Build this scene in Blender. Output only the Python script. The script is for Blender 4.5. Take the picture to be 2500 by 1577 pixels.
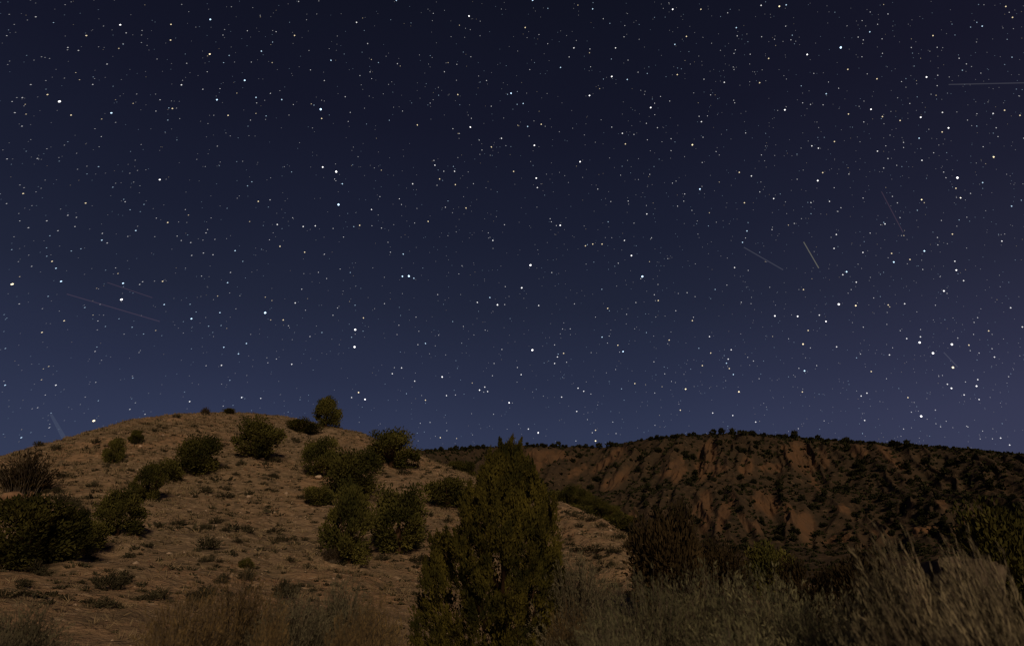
# Night desert: a scrubby near hill, a tall juniper and brush in front, an eroded ridge behind, stars above.
import bpy, math, random
import numpy as np
from mathutils import Matrix, Vector

S = bpy.context.scene
for o in list(bpy.data.objects):
    bpy.data.objects.remove(o)
COL = S.collection
R = math.radians

# ------------------------------------------------------------------ camera, sky, moonlight, exposure
PW, PH, FPX = 2500.0, 1577.0, 1667.0            # photograph size and focal length in its pixels
CAM_Z = 1.5
PITCH = math.atan((1400 - PH / 2) / FPX)
cam_d = bpy.data.cameras.new('camera')
cam = bpy.data.objects.new('camera', cam_d)
COL.objects.link(cam)
cam.location = (0, 0, CAM_Z)
cam.rotation_euler = (math.pi / 2 + PITCH, 0, 0)
cam_d.sensor_width = 36.0
cam_d.lens = 36.0 * FPX / PW
cam_d.clip_start = 0.05
cam_d.clip_end = 30000
cam_d.dof.use_dof = True
cam_d.dof.focus_distance = 400
cam_d.dof.aperture_fstop = 1.8
S.camera = cam

world = bpy.data.worlds.new('World')
S.world = world
world.use_nodes = True
wt = world.node_tree
wt.nodes.clear()
w_out = wt.nodes.new('ShaderNodeOutputWorld')
w_bg = wt.nodes.new('ShaderNodeBackground')
w_tc = wt.nodes.new('ShaderNodeTexCoord')
w_sep = wt.nodes.new('ShaderNodeSeparateXYZ')
w_asin = wt.nodes.new('ShaderNodeMath'); w_asin.operation = 'ARCSINE'
w_deg = wt.nodes.new('ShaderNodeMath'); w_deg.operation = 'DIVIDE'; w_deg.inputs[1].default_value = R(90)
w_ramp = wt.nodes.new('ShaderNodeValToRGB')
w_tint = wt.nodes.new('ShaderNodeMix'); w_tint.data_type = 'RGBA'; w_tint.blend_type = 'MULTIPLY'
w_map = wt.nodes.new('ShaderNodeMapRange')
w_map.inputs['From Min'].default_value = 0.2; w_map.inputs['From Max'].default_value = 0.7
w_noise = wt.nodes.new('ShaderNodeTexNoise'); w_noise.inputs['Scale'].default_value = 2.2; w_noise.inputs['Detail'].default_value = 3
w_nr = wt.nodes.new('ShaderNodeMapRange')
w_nr.inputs['To Min'].default_value = 0.86; w_nr.inputs['To Max'].default_value = 1.14
w_sky = wt.nodes.new('ShaderNodeTexSky'); w_sky.sky_type = 'NISHITA'; w_sky.sun_disc = False
SUN_EL, SUN_AZ = R(26), R(13)                    # light comes from behind the camera, a little to its right
w_sky.sun_elevation = SUN_EL; w_sky.sun_rotation = math.pi + SUN_AZ
el = w_ramp.color_ramp.elements
def srgb(c):
    c = c / 255.0
    return c / 12.92 if c <= 0.04045 else ((c + 0.055) / 1.055) ** 2.4
SKY_STOPS = [(0.0, (52, 60, 86)), (7, (51, 59, 85)), (11, (47, 54, 80)), (15, (40, 46, 70)), (21, (32, 37, 57)),
             (27, (26, 30, 49)), (36, (20, 22, 39)), (46, (16, 18, 32)), (90, (12, 13, 26))]
while len(el) < len(SKY_STOPS):
    el.new(0.5)
for e, (a, c) in zip(el, SKY_STOPS):
    e.position = a / 90.0
    e.color = (*[srgb(v) for v in c], 1)
wt.links.new(w_tc.outputs['Generated'], w_sep.inputs[0])
wt.links.new(w_sep.outputs['Z'], w_asin.inputs[0])
wt.links.new(w_asin.outputs[0], w_deg.inputs[0])
wt.links.new(w_deg.outputs[0], w_ramp.inputs[0])
wt.links.new(w_sep.outputs['X'], w_map.inputs['Value'])
wt.links.new(w_map.outputs[0], w_tint.inputs['Factor'])
wt.links.new(w_ramp.outputs[0], w_tint.inputs['A'])
w_tint.inputs['B'].default_value = (1.26, 1.03, 1.0, 1)
w_mul = wt.nodes.new('ShaderNodeMix'); w_mul.data_type = 'RGBA'; w_mul.blend_type = 'MULTIPLY'
w_mul.inputs['Factor'].default_value = 1.0
wt.links.new(w_tc.outputs['Generated'], w_noise.inputs['Vector'])
wt.links.new(w_noise.outputs['Fac'], w_nr.inputs['Value'])
wt.links.new(w_tint.outputs['Result'], w_mul.inputs['A'])
wt.links.new(w_nr.outputs[0], w_mul.inputs['B'])
w_faint = wt.nodes.new('ShaderNodeMix'); w_faint.data_type = 'RGBA'; w_faint.blend_type = 'MULTIPLY'
w_faint.inputs['Factor'].default_value = 1.0
w_faint.inputs['B'].default_value = (0.0002, 0.0002, 0.0002, 1)
wt.links.new(w_sky.outputs[0], w_faint.inputs['A'])
w_add = wt.nodes.new('ShaderNodeMix'); w_add.data_type = 'RGBA'; w_add.blend_type = 'ADD'
w_add.inputs['Factor'].default_value = 1.0
wt.links.new(w_mul.outputs['Result'], w_add.inputs['A'])
wt.links.new(w_faint.outputs['Result'], w_add.inputs['B'])
wt.links.new(w_add.outputs['Result'], w_bg.inputs['Color'])
w_bg.inputs['Strength'].default_value = 1.0
wt.links.new(w_bg.outputs[0], w_out.inputs[0])

sun_d = bpy.data.lights.new('moonlight', 'SUN')
sun_d.energy = 1.5
sun_d.color = (1.0, 0.73, 0.45)
sun_d.angle = R(9)
sun = bpy.data.objects.new('moonlight', sun_d)
COL.objects.link(sun)
sun_dir = Vector((math.sin(-SUN_AZ) * math.cos(SUN_EL), math.cos(SUN_AZ) * math.cos(SUN_EL), -math.sin(SUN_EL)))
sun.rotation_euler = sun_dir.to_track_quat('-Z', 'Y').to_euler()

vs = S.view_settings
vs.view_transform = 'Standard'; vs.look = 'None'; vs.exposure = 0.0; vs.gamma = 1.0; vs.use_curve_mapping = False
S.cycles.use_adaptive_sampling = False
S.cycles.max_bounces = 4
S.cycles.transparent_max_bounces = 8
S.cycles.use_denoising = True
S.cycles.filter_width = 1.25

# ------------------------------------------------------------------ helpers
rs = np.random.RandomState(7)

def ray(px, py):
    x = (px - PW / 2) / FPX
    y = (PH / 2 - py) / FPX
    c, s = math.cos(PITCH), math.sin(PITCH)
    return np.array((x, c - y * s, s + y * c))

def az_el(px, py):
    d = ray(px, py)
    return math.atan2(d[0], d[1]), math.atan2(d[2], math.hypot(d[0], d[1]))

def to_px(x, y, z):
    c, s = math.cos(PITCH), math.sin(PITCH)
    z = z - CAM_Z
    f = y * c + z * s
    u = -y * s + z * c
    f = np.where(f < 0.01, 0.01, f)
    return PW / 2 + FPX * x / f, PH / 2 - FPX * u / f

def _hash(ix, iy, seed):
    n = (ix.astype(np.int64) * 374761393 + iy.astype(np.int64) * 668265263 + seed * 974634777) & 0xffffffff
    n = ((n ^ (n >> 13)) * 1274126177) & 0xffffffff
    n = n ^ (n >> 16)
    return (n & 0xffff) / 65535.0

def vnoise(x, y, seed=0):
    x = np.asarray(x, float); y = np.asarray(y, float)
    ix = np.floor(x); iy = np.floor(y)
    fx = x - ix; fy = y - iy
    fx = fx * fx * fx * (fx * (fx * 6 - 15) + 10); fy = fy * fy * fy * (fy * (fy * 6 - 15) + 10)
    a = _hash(ix, iy, seed); b = _hash(ix + 1, iy, seed); c = _hash(ix, iy + 1, seed); d = _hash(ix + 1, iy + 1, seed)
    return (a + (b - a) * fx) * (1 - fy) + (c + (d - c) * fx) * fy

def fbm(x, y, octv=4, seed=0, gain=0.5):
    t = 0; a = 1.0; s = 0
    x = np.asarray(x, float); y = np.asarray(y, float)
    for k in range(octv):
        t = t + a * (vnoise(x, y, seed + k * 17) * 2 - 1); s += a
        x = x * 2.03 + 11.3; y = y * 2.03 + 5.7; a *= gain
    return t / s

def ridged(x, y, octv=3, seed=0):
    t = 0; a = 1.0; s = 0
    for k in range(octv):
        t = t + a * (1 - np.abs(vnoise(x, y, seed + k * 13) * 2 - 1)); s += a
        x = x * 2.1 + 3.1; y = y * 2.1 + 9.2; a *= 0.5
    return t / s

def smooth(a, b, x):
    t = np.clip((x - a) / (b - a), 0, 1)
    return t * t * (3 - 2 * t)

def mesh_from(name, V, F, mat=None, shade=False, attr=None):
    """V (n,3) array, F (m,k) int array of faces of one size, or a list of such arrays."""
    me = bpy.data.meshes.new(name)
    Fs = F if isinstance(F, list) else [F]
    V = np.asarray(V, np.float32)
    me.vertices.add(len(V)); me.vertices.foreach_set('co', V.ravel())
    loops = np.concatenate([np.asarray(f, np.int32).ravel() for f in Fs])
    sizes = np.concatenate([np.full(len(f), np.asarray(f).shape[1], np.int32) for f in Fs])
    starts = np.concatenate([[0], np.cumsum(sizes)[:-1]]).astype(np.int32)
    me.loops.add(len(loops)); me.loops.foreach_set('vertex_index', loops)
    me.polygons.add(len(sizes)); me.polygons.foreach_set('loop_start', starts)
    me.update(calc_edges=True)
    me.validate()
    if shade:
        me.polygons.foreach_set('use_smooth', np.ones(len(me.polygons), bool))
    if attr:
        for k, a in attr.items():
            at = me.attributes.new(k, 'FLOAT', 'POINT')
            at.data.foreach_set('value', np.asarray(a, np.float32).ravel())
    if mat:
        me.materials.append(mat)
    return me

def obj(name, me, parent=None, loc=(0, 0, 0), rotz=0, scale=(1, 1, 1)):
    o = bpy.data.objects.new(name, me)
    COL.objects.link(o)
    o.location = loc; o.rotation_euler = (0, 0, rotz); o.scale = scale
    if parent:
        o.parent = parent
    return o

def tag(o, label=None, cat=None, group=None, kind=None):
    for k, v in (('label', label), ('category', cat), ('group', group), ('kind', kind)):
        if v:
            o[k] = v
    return o

def unit(v):
    return v / np.maximum(np.linalg.norm(v, axis=-1, keepdims=True), 1e-9)

def tube(pts, rad, sides=6):
    """Tapered tube along a polyline: vertices, quads."""
    pts = np.asarray(pts, float); n = len(pts)
    tan = unit(np.gradient(pts, axis=0))
    ref = np.array((0.3, 0.9, 0.1))
    a = unit(np.cross(tan, ref)); b = np.cross(tan, a)
    th = np.linspace(0, 2 * math.pi, sides, endpoint=False)
    ring = np.cos(th)[None, :, None] * a[:, None] + np.sin(th)[None, :, None] * b[:, None]
    V = (pts[:, None] + ring * np.asarray(rad, float)[:, None, None]).reshape(-1, 3)
    i = np.arange(n - 1)[:, None] * sides; j = np.arange(sides)[None]
    jn = (j + 1) % sides
    F = np.stack([i + j, i + jn, i + sides + jn, i + sides + j], -1).reshape(-1, 4)
    return V, F

def join(parts):
    V = []; F = []; k = 0
    for v, f in parts:
        V.append(v); F.append(np.asarray(f) + k); k += len(v)
    return np.concatenate(V), np.concatenate(F)

def leaf_quads(c, d, length, width, rng):
    """Diamond leaves, each centred at c, pointing along d."""
    n = len(c)
    side = unit(np.cross(d, rng.normal(size=(n, 3))))
    length = np.broadcast_to(np.asarray(length, float), (n,))[:, None]
    width = np.broadcast_to(np.asarray(width, float), (n,))[:, None]
    V = np.stack([c - d * length * .5, c + side * width * .5 - d * length * .05, c + d * length * .5, c - side * width * .5 - d * length * .05], 1).reshape(-1, 3)
    F = np.arange(n * 4).reshape(n, 4)
    return V, F

# ------------------------------------------------------------------ materials
def new_mat(name):
    m = bpy.data.materials.new(name); m.use_nodes = True
    nt = m.node_tree; b = nt.nodes['Principled BSDF']
    b.inputs['Roughness'].default_value = 0.95
    b.inputs['Specular IOR Level'].default_value = 0.1
    return m, nt, b

def rgb_mix(nt, fac, a, b, blend='MIX'):
    n = nt.nodes.new('ShaderNodeMix'); n.data_type = 'RGBA'; n.blend_type = blend
    for s, v in (('Factor', fac), ('A', a), ('B', b)):
        if isinstance(v, bpy.types.NodeSocket):
            nt.links.new(v, n.inputs[s])
        elif s == 'Factor':
            n.inputs[s].default_value = v
        else:
            n.inputs[s].default_value = (*v, 1)
    return n.outputs['Result']

def noise_node(nt, scale, detail=4, rough=0.55, lo=0.35, hi=0.65, coords='Object', loc=None):
    tc = nt.nodes.new('ShaderNodeTexCoord')
    n = nt.nodes.new('ShaderNodeTexNoise')
    n.inputs['Scale'].default_value = scale; n.inputs['Detail'].default_value = detail; n.inputs['Roughness'].default_value = rough
    nt.links.new(tc.outputs[coords], n.inputs['Vector'])
    mr = nt.nodes.new('ShaderNodeMapRange')
    mr.inputs['From Min'].default_value = lo; mr.inputs['From Max'].default_value = hi
    nt.links.new(n.outputs['Fac'], mr.inputs['Value'])
    return mr.outputs[0]

def foliage_mat(name, dark, light, scale=3.0):
    m, nt, b = new_mat(name)
    f = noise_node(nt, scale, 3, 0.6, 0.36, 0.64)
    info = nt.nodes.new('ShaderNodeObjectInfo')
    c = rgb_mix(nt, f, dark, light)
    mr = nt.nodes.new('ShaderNodeMapRange'); mr.inputs['To Min'].default_value = 0.75; mr.inputs['To Max'].default_value = 1.25
    nt.links.new(info.outputs['Random'], mr.inputs['Value'])
    c2 = rgb_mix(nt, 1.0, c, mr.outputs[0], 'MULTIPLY')
    nt.links.new(c2, b.inputs['Base Color'])
    return m

def soil_mat(name, cols, bumps, far=False):
    m, nt, b = new_mat(name)
    c = rgb_mix(nt, noise_node(nt, cols['s1'], 4), cols['a'], cols['b'])
    c = rgb_mix(nt, noise_node(nt, cols['s2'], 5, 0.65, 0.42, 0.7), c, cols['c'])
    c = rgb_mix(nt, noise_node(nt, cols['s2'] * 3.1, 4, 0.6, 0.50, 0.66), c, cols['e'])
    sp = noise_node(nt, cols['s3'], 2, 0.5, 0.60, 0.72)
    c = rgb_mix(nt, sp, c, cols['d'])
    if far:
        at = nt.nodes.new('ShaderNodeAttribute'); at.attribute_name = 'bare'
        red = rgb_mix(nt, noise_node(nt, 0.12, 5, 0.65), cols['bare_a'], cols['bare_b'])
        c = rgb_mix(nt, at.outputs['Fac'], c, red)
    nt.links.new(c, b.inputs['Base Color'])
    prev = None
    for sc, st, dist in bumps:
        bp = nt.nodes.new('ShaderNodeBump'); bp.inputs['Strength'].default_value = st; bp.inputs['Distance'].default_value = dist
        nt.links.new(noise_node(nt, sc, 5, 0.6, 0, 1), bp.inputs['Height'])
        if prev: nt.links.new(prev, bp.inputs['Normal'])
        prev = bp.outputs[0]
    nt.links.new(prev, b.inputs['Normal'])
    return m

M = {}
M['soil'] = soil_mat('soil', dict(a=(.34, .215, .13), b=(.295, .22, .148), c=(.21, .162, .108), d=(.42, .315, .22), e=(.145, .112, .075), s1=.09, s2=.5, s3=3.0),
                     [(1.6, .9, .3), (7, .9, .08)])
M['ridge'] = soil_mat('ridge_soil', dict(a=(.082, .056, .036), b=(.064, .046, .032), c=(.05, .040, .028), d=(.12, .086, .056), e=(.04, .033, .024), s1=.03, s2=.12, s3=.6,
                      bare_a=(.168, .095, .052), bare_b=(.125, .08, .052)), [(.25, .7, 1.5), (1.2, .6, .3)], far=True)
M['juniper'] = foliage_mat('juniper_foliage', (.030, .034, .010), (.125, .115, .031), 1.2)
M['juniper_big'] = foliage_mat('big_juniper_foliage', (.022, .024, .007), (.105, .090, .019), 2.2)
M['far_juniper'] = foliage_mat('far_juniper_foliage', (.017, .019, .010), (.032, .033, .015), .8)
M['bark'] = foliage_mat('bark', (.036, .022, .013), (.085, .050, .029), 6)
M['sage'] = foliage_mat('sage_foliage', (.058, .056, .037), (.17, .155, .10), 2.5)
M['rabbit'] = foliage_mat('rabbitbrush_foliage', (.058, .064, .040), (.215, .205, .12), 3.0)
M['plume'] = foliage_mat('plume_foliage', (.060, .055, .038), (.27, .235, .155), 2.5)
M['dry'] = foliage_mat('dry_brush', (.070, .052, .028), (.20, .14, .064), 3.0)
M['brown'] = foliage_mat('brown_brush', (.028, .022, .012), (.060, .042, .020), 1.5)
M['grass'] = foliage_mat('dry_grass', (.13, .10, .062), (.27, .21, .13), .6)
M['twig'] = foliage_mat('grey_twig', (.08, .065, .05), (.17, .14, .11), 4)
M['sage_low'] = foliage_mat('low_sage_foliage', (.036, .034, .022), (.088, .078, .046), 1.5)
M['slab'] = foliage_mat('slab_stone', (.065, .053, .041), (.15, .12, .09), 7)
M['stone'] = foliage_mat('pale_stone', (.34, .25, .18), (.55, .43, .33), 3)
M['redstone'] = foliage_mat('red_stone', (.20, .12, .075), (.30, .19, .12), 2)

# ------------------------------------------------------------------ terrain: heights as functions of azimuth and distance
def prof(knots):
    t = np.linspace(-0.0, 3.0, 1201)
    sl = np.interp(t, [k[0] for k in knots], [k[1] for k in knots])
    z = np.concatenate([[0], np.cumsum((sl[1:] + sl[:-1]) / 2 * (t[1] - t[0]))])
    z = z / np.interp(1.0, t, z)
    return t, z

NT, NS = prof([(0, .15), (.12, .5), (.3, .85), (.6, 1.15), (.82, 1.2), (.95, .75), (1.05, .25), (1.25, -.2), (1.8, -.9), (3, -.9)])
FT, FS = prof([(0, .16), (.33, .26), (.40, .9), (.54, .95), (.60, .30), (.66, .5), (.72, 1.1), (.88, 1.0), (.97, .45), (1.06, .2), (1.25, -.05), (2, -.35), (3, -.35)])

def az_table(pts):
    return np.array([[*az_el(x, y), *rest] for x, y, *rest in pts])

# photo x, photo y of the skyline, distance of the crest, distance of the foot
NEAR = az_table([(-900, 1350, 50, 10), (-400, 1200, 55, 10), (-150, 1142, 58, 10), (0, 1112, 60, 10.5), (120, 1087, 64, 11), (250, 1049, 68, 11.5), (400, 1017, 75, 12),
                 (500, 1011, 78, 13), (620, 1013, 78, 14), (700, 1020, 77, 15), (800, 1038, 75, 16), (880, 1057, 71, 17), (940, 1078, 68, 18),
                 (1010, 1105, 64, 19), (1090, 1142, 60, 20), (1180, 1174, 56, 22), (1280, 1200, 53, 23), (1370, 1229, 50, 25), (1460, 1263, 47, 26),
                 (1560, 1332, 43, 27), (1620, 1373, 40, 27), (1700, 1409, 37, 26)])
NEAR[0, 0] = R(-62)
FAR = az_table([(300, 1200, 330, 150), (600, 1150, 340, 150), (900, 1118, 350, 150), (1000, 1104, 360, 150), (1150, 1095, 375, 150), (1280, 1088, 385, 150), (1400, 1091, 385, 150),
                (1480, 1093, 380, 145), (1560, 1076, 370, 145), (1650, 1066, 360, 140), (1740, 1059, 355, 135), (1820, 1061, 355, 130),
                (1950, 1070, 355, 130), (2100, 1082, 355, 125), (2200, 1087, 350, 120), (2300, 1094, 345, 115), (2400, 1102, 340, 112),
                (2500, 1112, 335, 110), (2750, 1150, 320, 110), (3200, 1230, 300, 110)])
FAR = np.vstack([[R(-50), 0.0, 330, 150], FAR, [R(62), 0.0, 300, 120]])

def crest_scale(tab, T, Z):
    out = []
    for a, e, D, B in tab:
        r = np.linspace(B + 2, D * 1.5, 500)
        s = np.interp((r - B) / (D - B), T, Z)
        need = (math.tan(e) * r + CAM_Z) / np.maximum(s, 1e-3)
        out.append(need[s > 0.25].min())
    return np.array(out)
N_H = crest_scale(NEAR, NT, NS)
F_H = crest_scale(FAR, FT, FS)
N_H[-1] = 0.2
F_H[0] = -6; F_H[-1] = -6

OUTCROPS = [(1487, 1123, 54, 11, -34), (1505, 1171, 46, 17, -37), (1643, 1142, 42, 13, -45), (1723, 1124, 52, 22, -75), (1659, 1159, 32, 11, -55), (1742, 1150, 28, 10, 80), (1760, 1145, 22, 12, -10),
            (1823, 1139, 28, 18, 90), (1880, 1142, 28, 13, 0), (1958, 1114, 46, 26, 62), (1990, 1180, 32, 6, 57), (2012, 1121, 24, 11, 70), (1925, 1115, 32, 8, 60),
            (2176, 1118, 44, 14, 42), (2098, 1103, 26, 12, 10), (1723, 1249, 52, 16, -84), (1769, 1252, 48, 13, -66), (1700, 1240, 40, 9, -60),
            (1871, 1232, 38, 30, 50), (1833, 1284, 36, 9, 40), (1967, 1284, 42, 24, 88), (1930, 1262, 30, 14, 70), (2058, 1240, 18, 10, 20), (1344, 1112, 62, 14, 6), (1310, 1135, 14, 22, 0),
            (1410, 1150, 30, 9, -40), (2299, 1230, 16, 13, 40), (2242, 1304, 48, 8, -10), (2362, 1283, 38, 10, -12), (2150, 1300, 30, 7, 8),
            (1545, 1262, 12, 22, 20), (2040, 1310, 40, 8, -5)]

def bare_mask(px, py):
    m = np.zeros_like(px)
    jx = fbm(px / 14, py / 14, 3, 61) * 7
    jy = fbm(px / 14, py / 14, 3, 71) * 7
    for cx, cy, a, b, ang in OUTCROPS:
        th = R(ang)
        dx = px + jx - cx; dy = py + jy - cy
        u = (dx * math.cos(th) + dy * math.sin(th)) / a
        v = (-dx * math.sin(th) + dy * math.cos(th)) / b
        d = u * u + v * v
        m = np.maximum(m, 1 - smooth(0.45, 1.5, d))
    return m

AZ0 = az_el(1800, 1100)[0]

def near_z(az, r):
    H = np.maximum(np.interp(az, NEAR[:, 0], N_H), 0.05)
    sink = 1.6 * smooth(NEAR[-2, 0], NEAR[-1, 0] + .05, az)
    D = np.interp(az, NEAR[:, 0], NEAR[:, 2]); B = np.interp(az, NEAR[:, 0], NEAR[:, 3])
    t = np.clip((r - B) / (D - B), -.2, 3)
    s = np.where(t < 0, t * .12, np.interp(t, NT, NS))
    x = r * np.sin(az); y = r * np.cos(az)
    damp = smooth(0.0, .25, t)
    edge = 1 - .75 * np.exp(-((t - 1.0) / .16) ** 2)
    z = H * s - sink
    z = z + damp * edge * (1.0 * fbm(x / 17, y / 17, 3, 3)) + damp * .28 * fbm(x / 4.2, y / 4.2, 3, 9) + (.03 + damp * .075) * fbm(x / .9, y / .9, 3, 23)
    g = ridged(x / 9 + .25 * fbm(x / 12, y / 12, 2, 5), y / 30, 2, 41)
    z = z - damp * edge * .9 * smooth(.70, .98, g)
    z = z + damp * .16 * fbm(x / 3.4 + 9, y / 1.1, 3, 27)
    return z

def far_z(az, r, want_bare=False):
    H = np.interp(az, FAR[:, 0], F_H)
    D = np.interp(az, FAR[:, 0], FAR[:, 2]); B = np.interp(az, FAR[:, 0], FAR[:, 3])
    x = r * np.sin(az); y = r * np.cos(az)
    t0 = np.clip((r - B) / (D - B), -.2, 3)
    q = (az - AZ0) / (.55 + .45 * (1 - np.clip(t0, 0, 1)))
    spur = ridged(q * 11 + .9 * fbm(x / 70, y / 50, 2, 31), t0 * .8, 2, 33) - .62
    gul = ridged(q * 34 + 1.5 * fbm(x / 38, y / 30, 3, 37), t0 * 2.2, 2, 43) - .62
    win = smooth(.18, .45, t0) * (1 - smooth(.86, 1.02, t0))
    t = t0 + win * (.085 * spur + .035 * gul)
    s = np.where(t < 0, t * .15, np.interp(np.clip(t, 0, 3), FT, FS))
    z = H * s
    px, py = to_px(x, y, z)
    bare = bare_mask(px, py) * (.55 + .7 * vnoise(x / 2.6, y / 7.0, 88)).clip(0, 1) * smooth(.05, .2, t0) * (1 - smooth(1.0, 1.04, t0))
    flute = ridged(q * 95 + 2.2 * fbm(x / 22, y / 18, 3, 47), t0 * 3.5, 2, 53) - .6
    z = z + win * 4.5 * gul * (.45 + .25 * bare) + bare * win * 2.4 * flute 
    low = smooth(0.02, .2, t0)
    z = z + low * (1 - .6 * smooth(.88, 1.0, t0)) * (1.1 * fbm(x / 14, y / 14, 4, 57)) + low * .35 * fbm(x / 3, y / 3, 2, 59)
    if want_bare:
        return z, bare
    return z

def ground_z(az, r):
    x = r * np.sin(az); y = r * np.cos(az)
    k = smooth(2, 12, r) * (1 - smooth(600, 1500, r))
    return k * (.10 * fbm(x / 6, y / 6, 3, 77) + .35 * smooth(60, 110, r) * fbm(x / 25, y / 25, 3, 79)) - .10 * smooth(400, 600, r)

def surf(az, r):
    az = np.asarray(az, float); r = np.asarray(r, float)
    return np.maximum(np.maximum(ground_z(az, r), near_z(az, r)), far_z(az, r))

def hit(px, py, rmin=8, rmax=420):
    """Where the sight line of a photo pixel meets the land: x, y, z."""
    d = ray(px, py)
    hor = math.hypot(d[0], d[1]); az = math.atan2(d[0], d[1])
    r = np.concatenate([np.arange(rmin, 100, .1), np.arange(100, rmax, .4)])
    r = r[(r >= rmin) & (r <= rmax)]
    z = surf(np.full_like(r, az), r)
    line = CAM_Z + r / hor * d[2]
    k = np.argmax(z >= line)
    if z[k] < line[k]:
        k = np.argmax((z - CAM_Z) / r)           # sight line clears the land: stand on its skyline
    return r[k] * math.sin(az), r[k] * math.cos(az), z[k]

def stand(px, r):
    """Point of the land at a given distance in the direction of a photo column."""
    az = az_el(px, 1400)[0]
    return r * math.sin(az), r * math.cos(az), float(surf(np.array([az]), np.array([r]))[0])

def polar_mesh(name, azs, rr, fn, mat, keep=None):
    A, Rr = np.meshgrid(azs, rr, indexing='ij')
    res = fn(A, Rr)
    Z, bare = res if isinstance(res, tuple) else (res, None)
    V = np.stack([Rr * np.sin(A), Rr * np.cos(A), Z], -1).reshape(-1, 3)
    n, m = A.shape
    idx = np.arange(n * m).reshape(n, m)
    F = np.stack([idx[:-1, :-1], idx[:-1, 1:], idx[1:, 1:], idx[1:, :-1]], -1).reshape(-1, 4)[:, ::-1]
    if keep is not None:
        kz = keep(A, Rr, Z).reshape(-1)
        F = F[kz[F].any(1)]
        used = np.zeros(len(V), bool); used[F] = True
        remap = np.cumsum(used) - 1
        V = V[used]; F = remap[F]
        if bare is not None: bare = bare.reshape(-1)[used]
    return obj(name, mesh_from(name, V, F, mat, True, {'bare': bare} if bare is not None else None))

# the flat land, one sheet to the horizon
azs = np.linspace(-math.pi, math.pi, 361)
rr = np.concatenate([[.05], np.geomspace(.5, 60, 120), np.geomspace(63, 9000, 110)])
tag(polar_mesh('ground', azs, rr, ground_z, M['soil']), 'sandy brown valley floor under the brush', kind='structure')
# the near hill
azs = np.linspace(R(-61), R(19), 640)
rr = np.concatenate([np.linspace(9, 30, 110, endpoint=False), np.linspace(30, 88, 300, endpoint=False), np.linspace(88, 150, 50)])
tag(polar_mesh('hill', azs, rr, near_z, M['soil'], lambda A, Rr, Z: (Z > ground_z(A, Rr) - .25)), 'rounded tan hill with scrub and junipers', kind='structure')
# the far ridge
azs = np.concatenate([np.linspace(R(-49), R(-11), 110, endpoint=False), np.linspace(R(-11), R(40), 620, endpoint=False), np.linspace(R(40), R(61), 60)])
rr = np.concatenate([np.linspace(100, 200, 90, endpoint=False), np.linspace(200, 400, 330, endpoint=False), np.linspace(400, 900, 50)])
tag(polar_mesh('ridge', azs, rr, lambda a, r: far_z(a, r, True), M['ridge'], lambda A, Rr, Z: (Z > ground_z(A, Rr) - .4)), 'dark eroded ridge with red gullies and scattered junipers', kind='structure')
OV = np.array([(1, 0, 0), (0, 1, 0), (-1, 0, 0), (0, -1, 0), (0, 0, 1), (0, 0, -1)], float)
OF = np.array([(0, 1, 4), (1, 2, 4), (2, 3, 4), (3, 0, 4), (1, 0, 5), (2, 1, 5), (3, 2, 5), (0, 3, 5)])

# ------------------------------------------------------------------ plant meshes
def crown_mesh(name, mat, seed, clumps=60, per=70, leaf=.045, shape='round', clump_r=.15):
    """Juniper crown in a unit box: 1 wide, 1 high, base at z=0."""
    rng = np.random.RandomState(seed)
    C = []
    while len(C) < clumps:
        u = unit(rng.normal(size=3)); k = rng.uniform(.35, 1) ** .45
        p = u * k
        z = .5 + p[2] * .46
        if shape == 'round':
            w = .40 * (1 - .25 * max(0, p[2])) * (1 + .18 * math.sin(3 * math.atan2(p[1], p[0]) + seed))
        elif shape == 'upright':
            w = .44 * (1.12 - .5 * z)
        else:
            w = .43
            z = .42 + p[2] * .40
        C.append((p[0] * w / .5 * .5, p[1] * w / .5 * .5, z))
    C = np.array(C)
    if shape != 'low':                                   # a few leaders that break the outline
        for k in range(7):
            a = rng.uniform(0, 6.28); rr_ = rng.uniform(0, .28)
            C[k] = (rr_ * math.cos(a), rr_ * math.sin(a), rng.uniform(.86, .97))
    cr = rng.uniform(.55, 1.3, clumps) * clump_r
    idx = np.repeat(np.arange(clumps), per)
    off = unit(rng.normal(size=(len(idx), 3))) * (rng.uniform(0, 1, len(idx)) ** .5)[:, None]
    off[:, 2] *= 1.25
    P = C[idx] + off * cr[idx][:, None]
    mid = np.array((0, 0, .35))
    D = unit(unit(P - mid) * .5 + off * .45 + np.array((0, 0, .55)) + rng.normal(size=P.shape) * .35)
    P[:, 2] = np.maximum(P[:, 2], .02)
    Vv, Ff = leaf_quads(P, D, rng.uniform(.7, 1.5, len(P)) * leaf, rng.uniform(.7, 1.3, len(P)) * leaf * .5, rng)
    return mesh_from(name, Vv, Ff, mat)

def trunk_mesh(name, mat, seed, limbs=5, top=.7, r0=.045):
    rng = np.random.RandomState(seed)
    parts = []
    base = np.array((0, 0, -.06))
    main = [base, (rng.uniform(-.03, .03), rng.uniform(-.03, .03), top * .35), (rng.uniform(-.06, .06), rng.uniform(-.06, .06), top)]
    parts.append(tube(main, [r0 * 1.25, r0, r0 * .25], 7))
    for k in range(limbs):
        a = k * 6.28 / limbs + rng.uniform(-.5, .5); z = rng.uniform(.06, .3)
        e = rng.uniform(.2, .36)
        p = [(0, 0, z), (math.cos(a) * e * .5, math.sin(a) * e * .5, z + rng.uniform(.08, .2)), (math.cos(a) * e, math.sin(a) * e, z + rng.uniform(.25, .5))]
        parts.append(tube(p, [r0 * .6, r0 * .4, r0 * .12], 5))
    Vv, Ff = join(parts)
    return mesh_from(name, Vv, Ff, mat, True)

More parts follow.
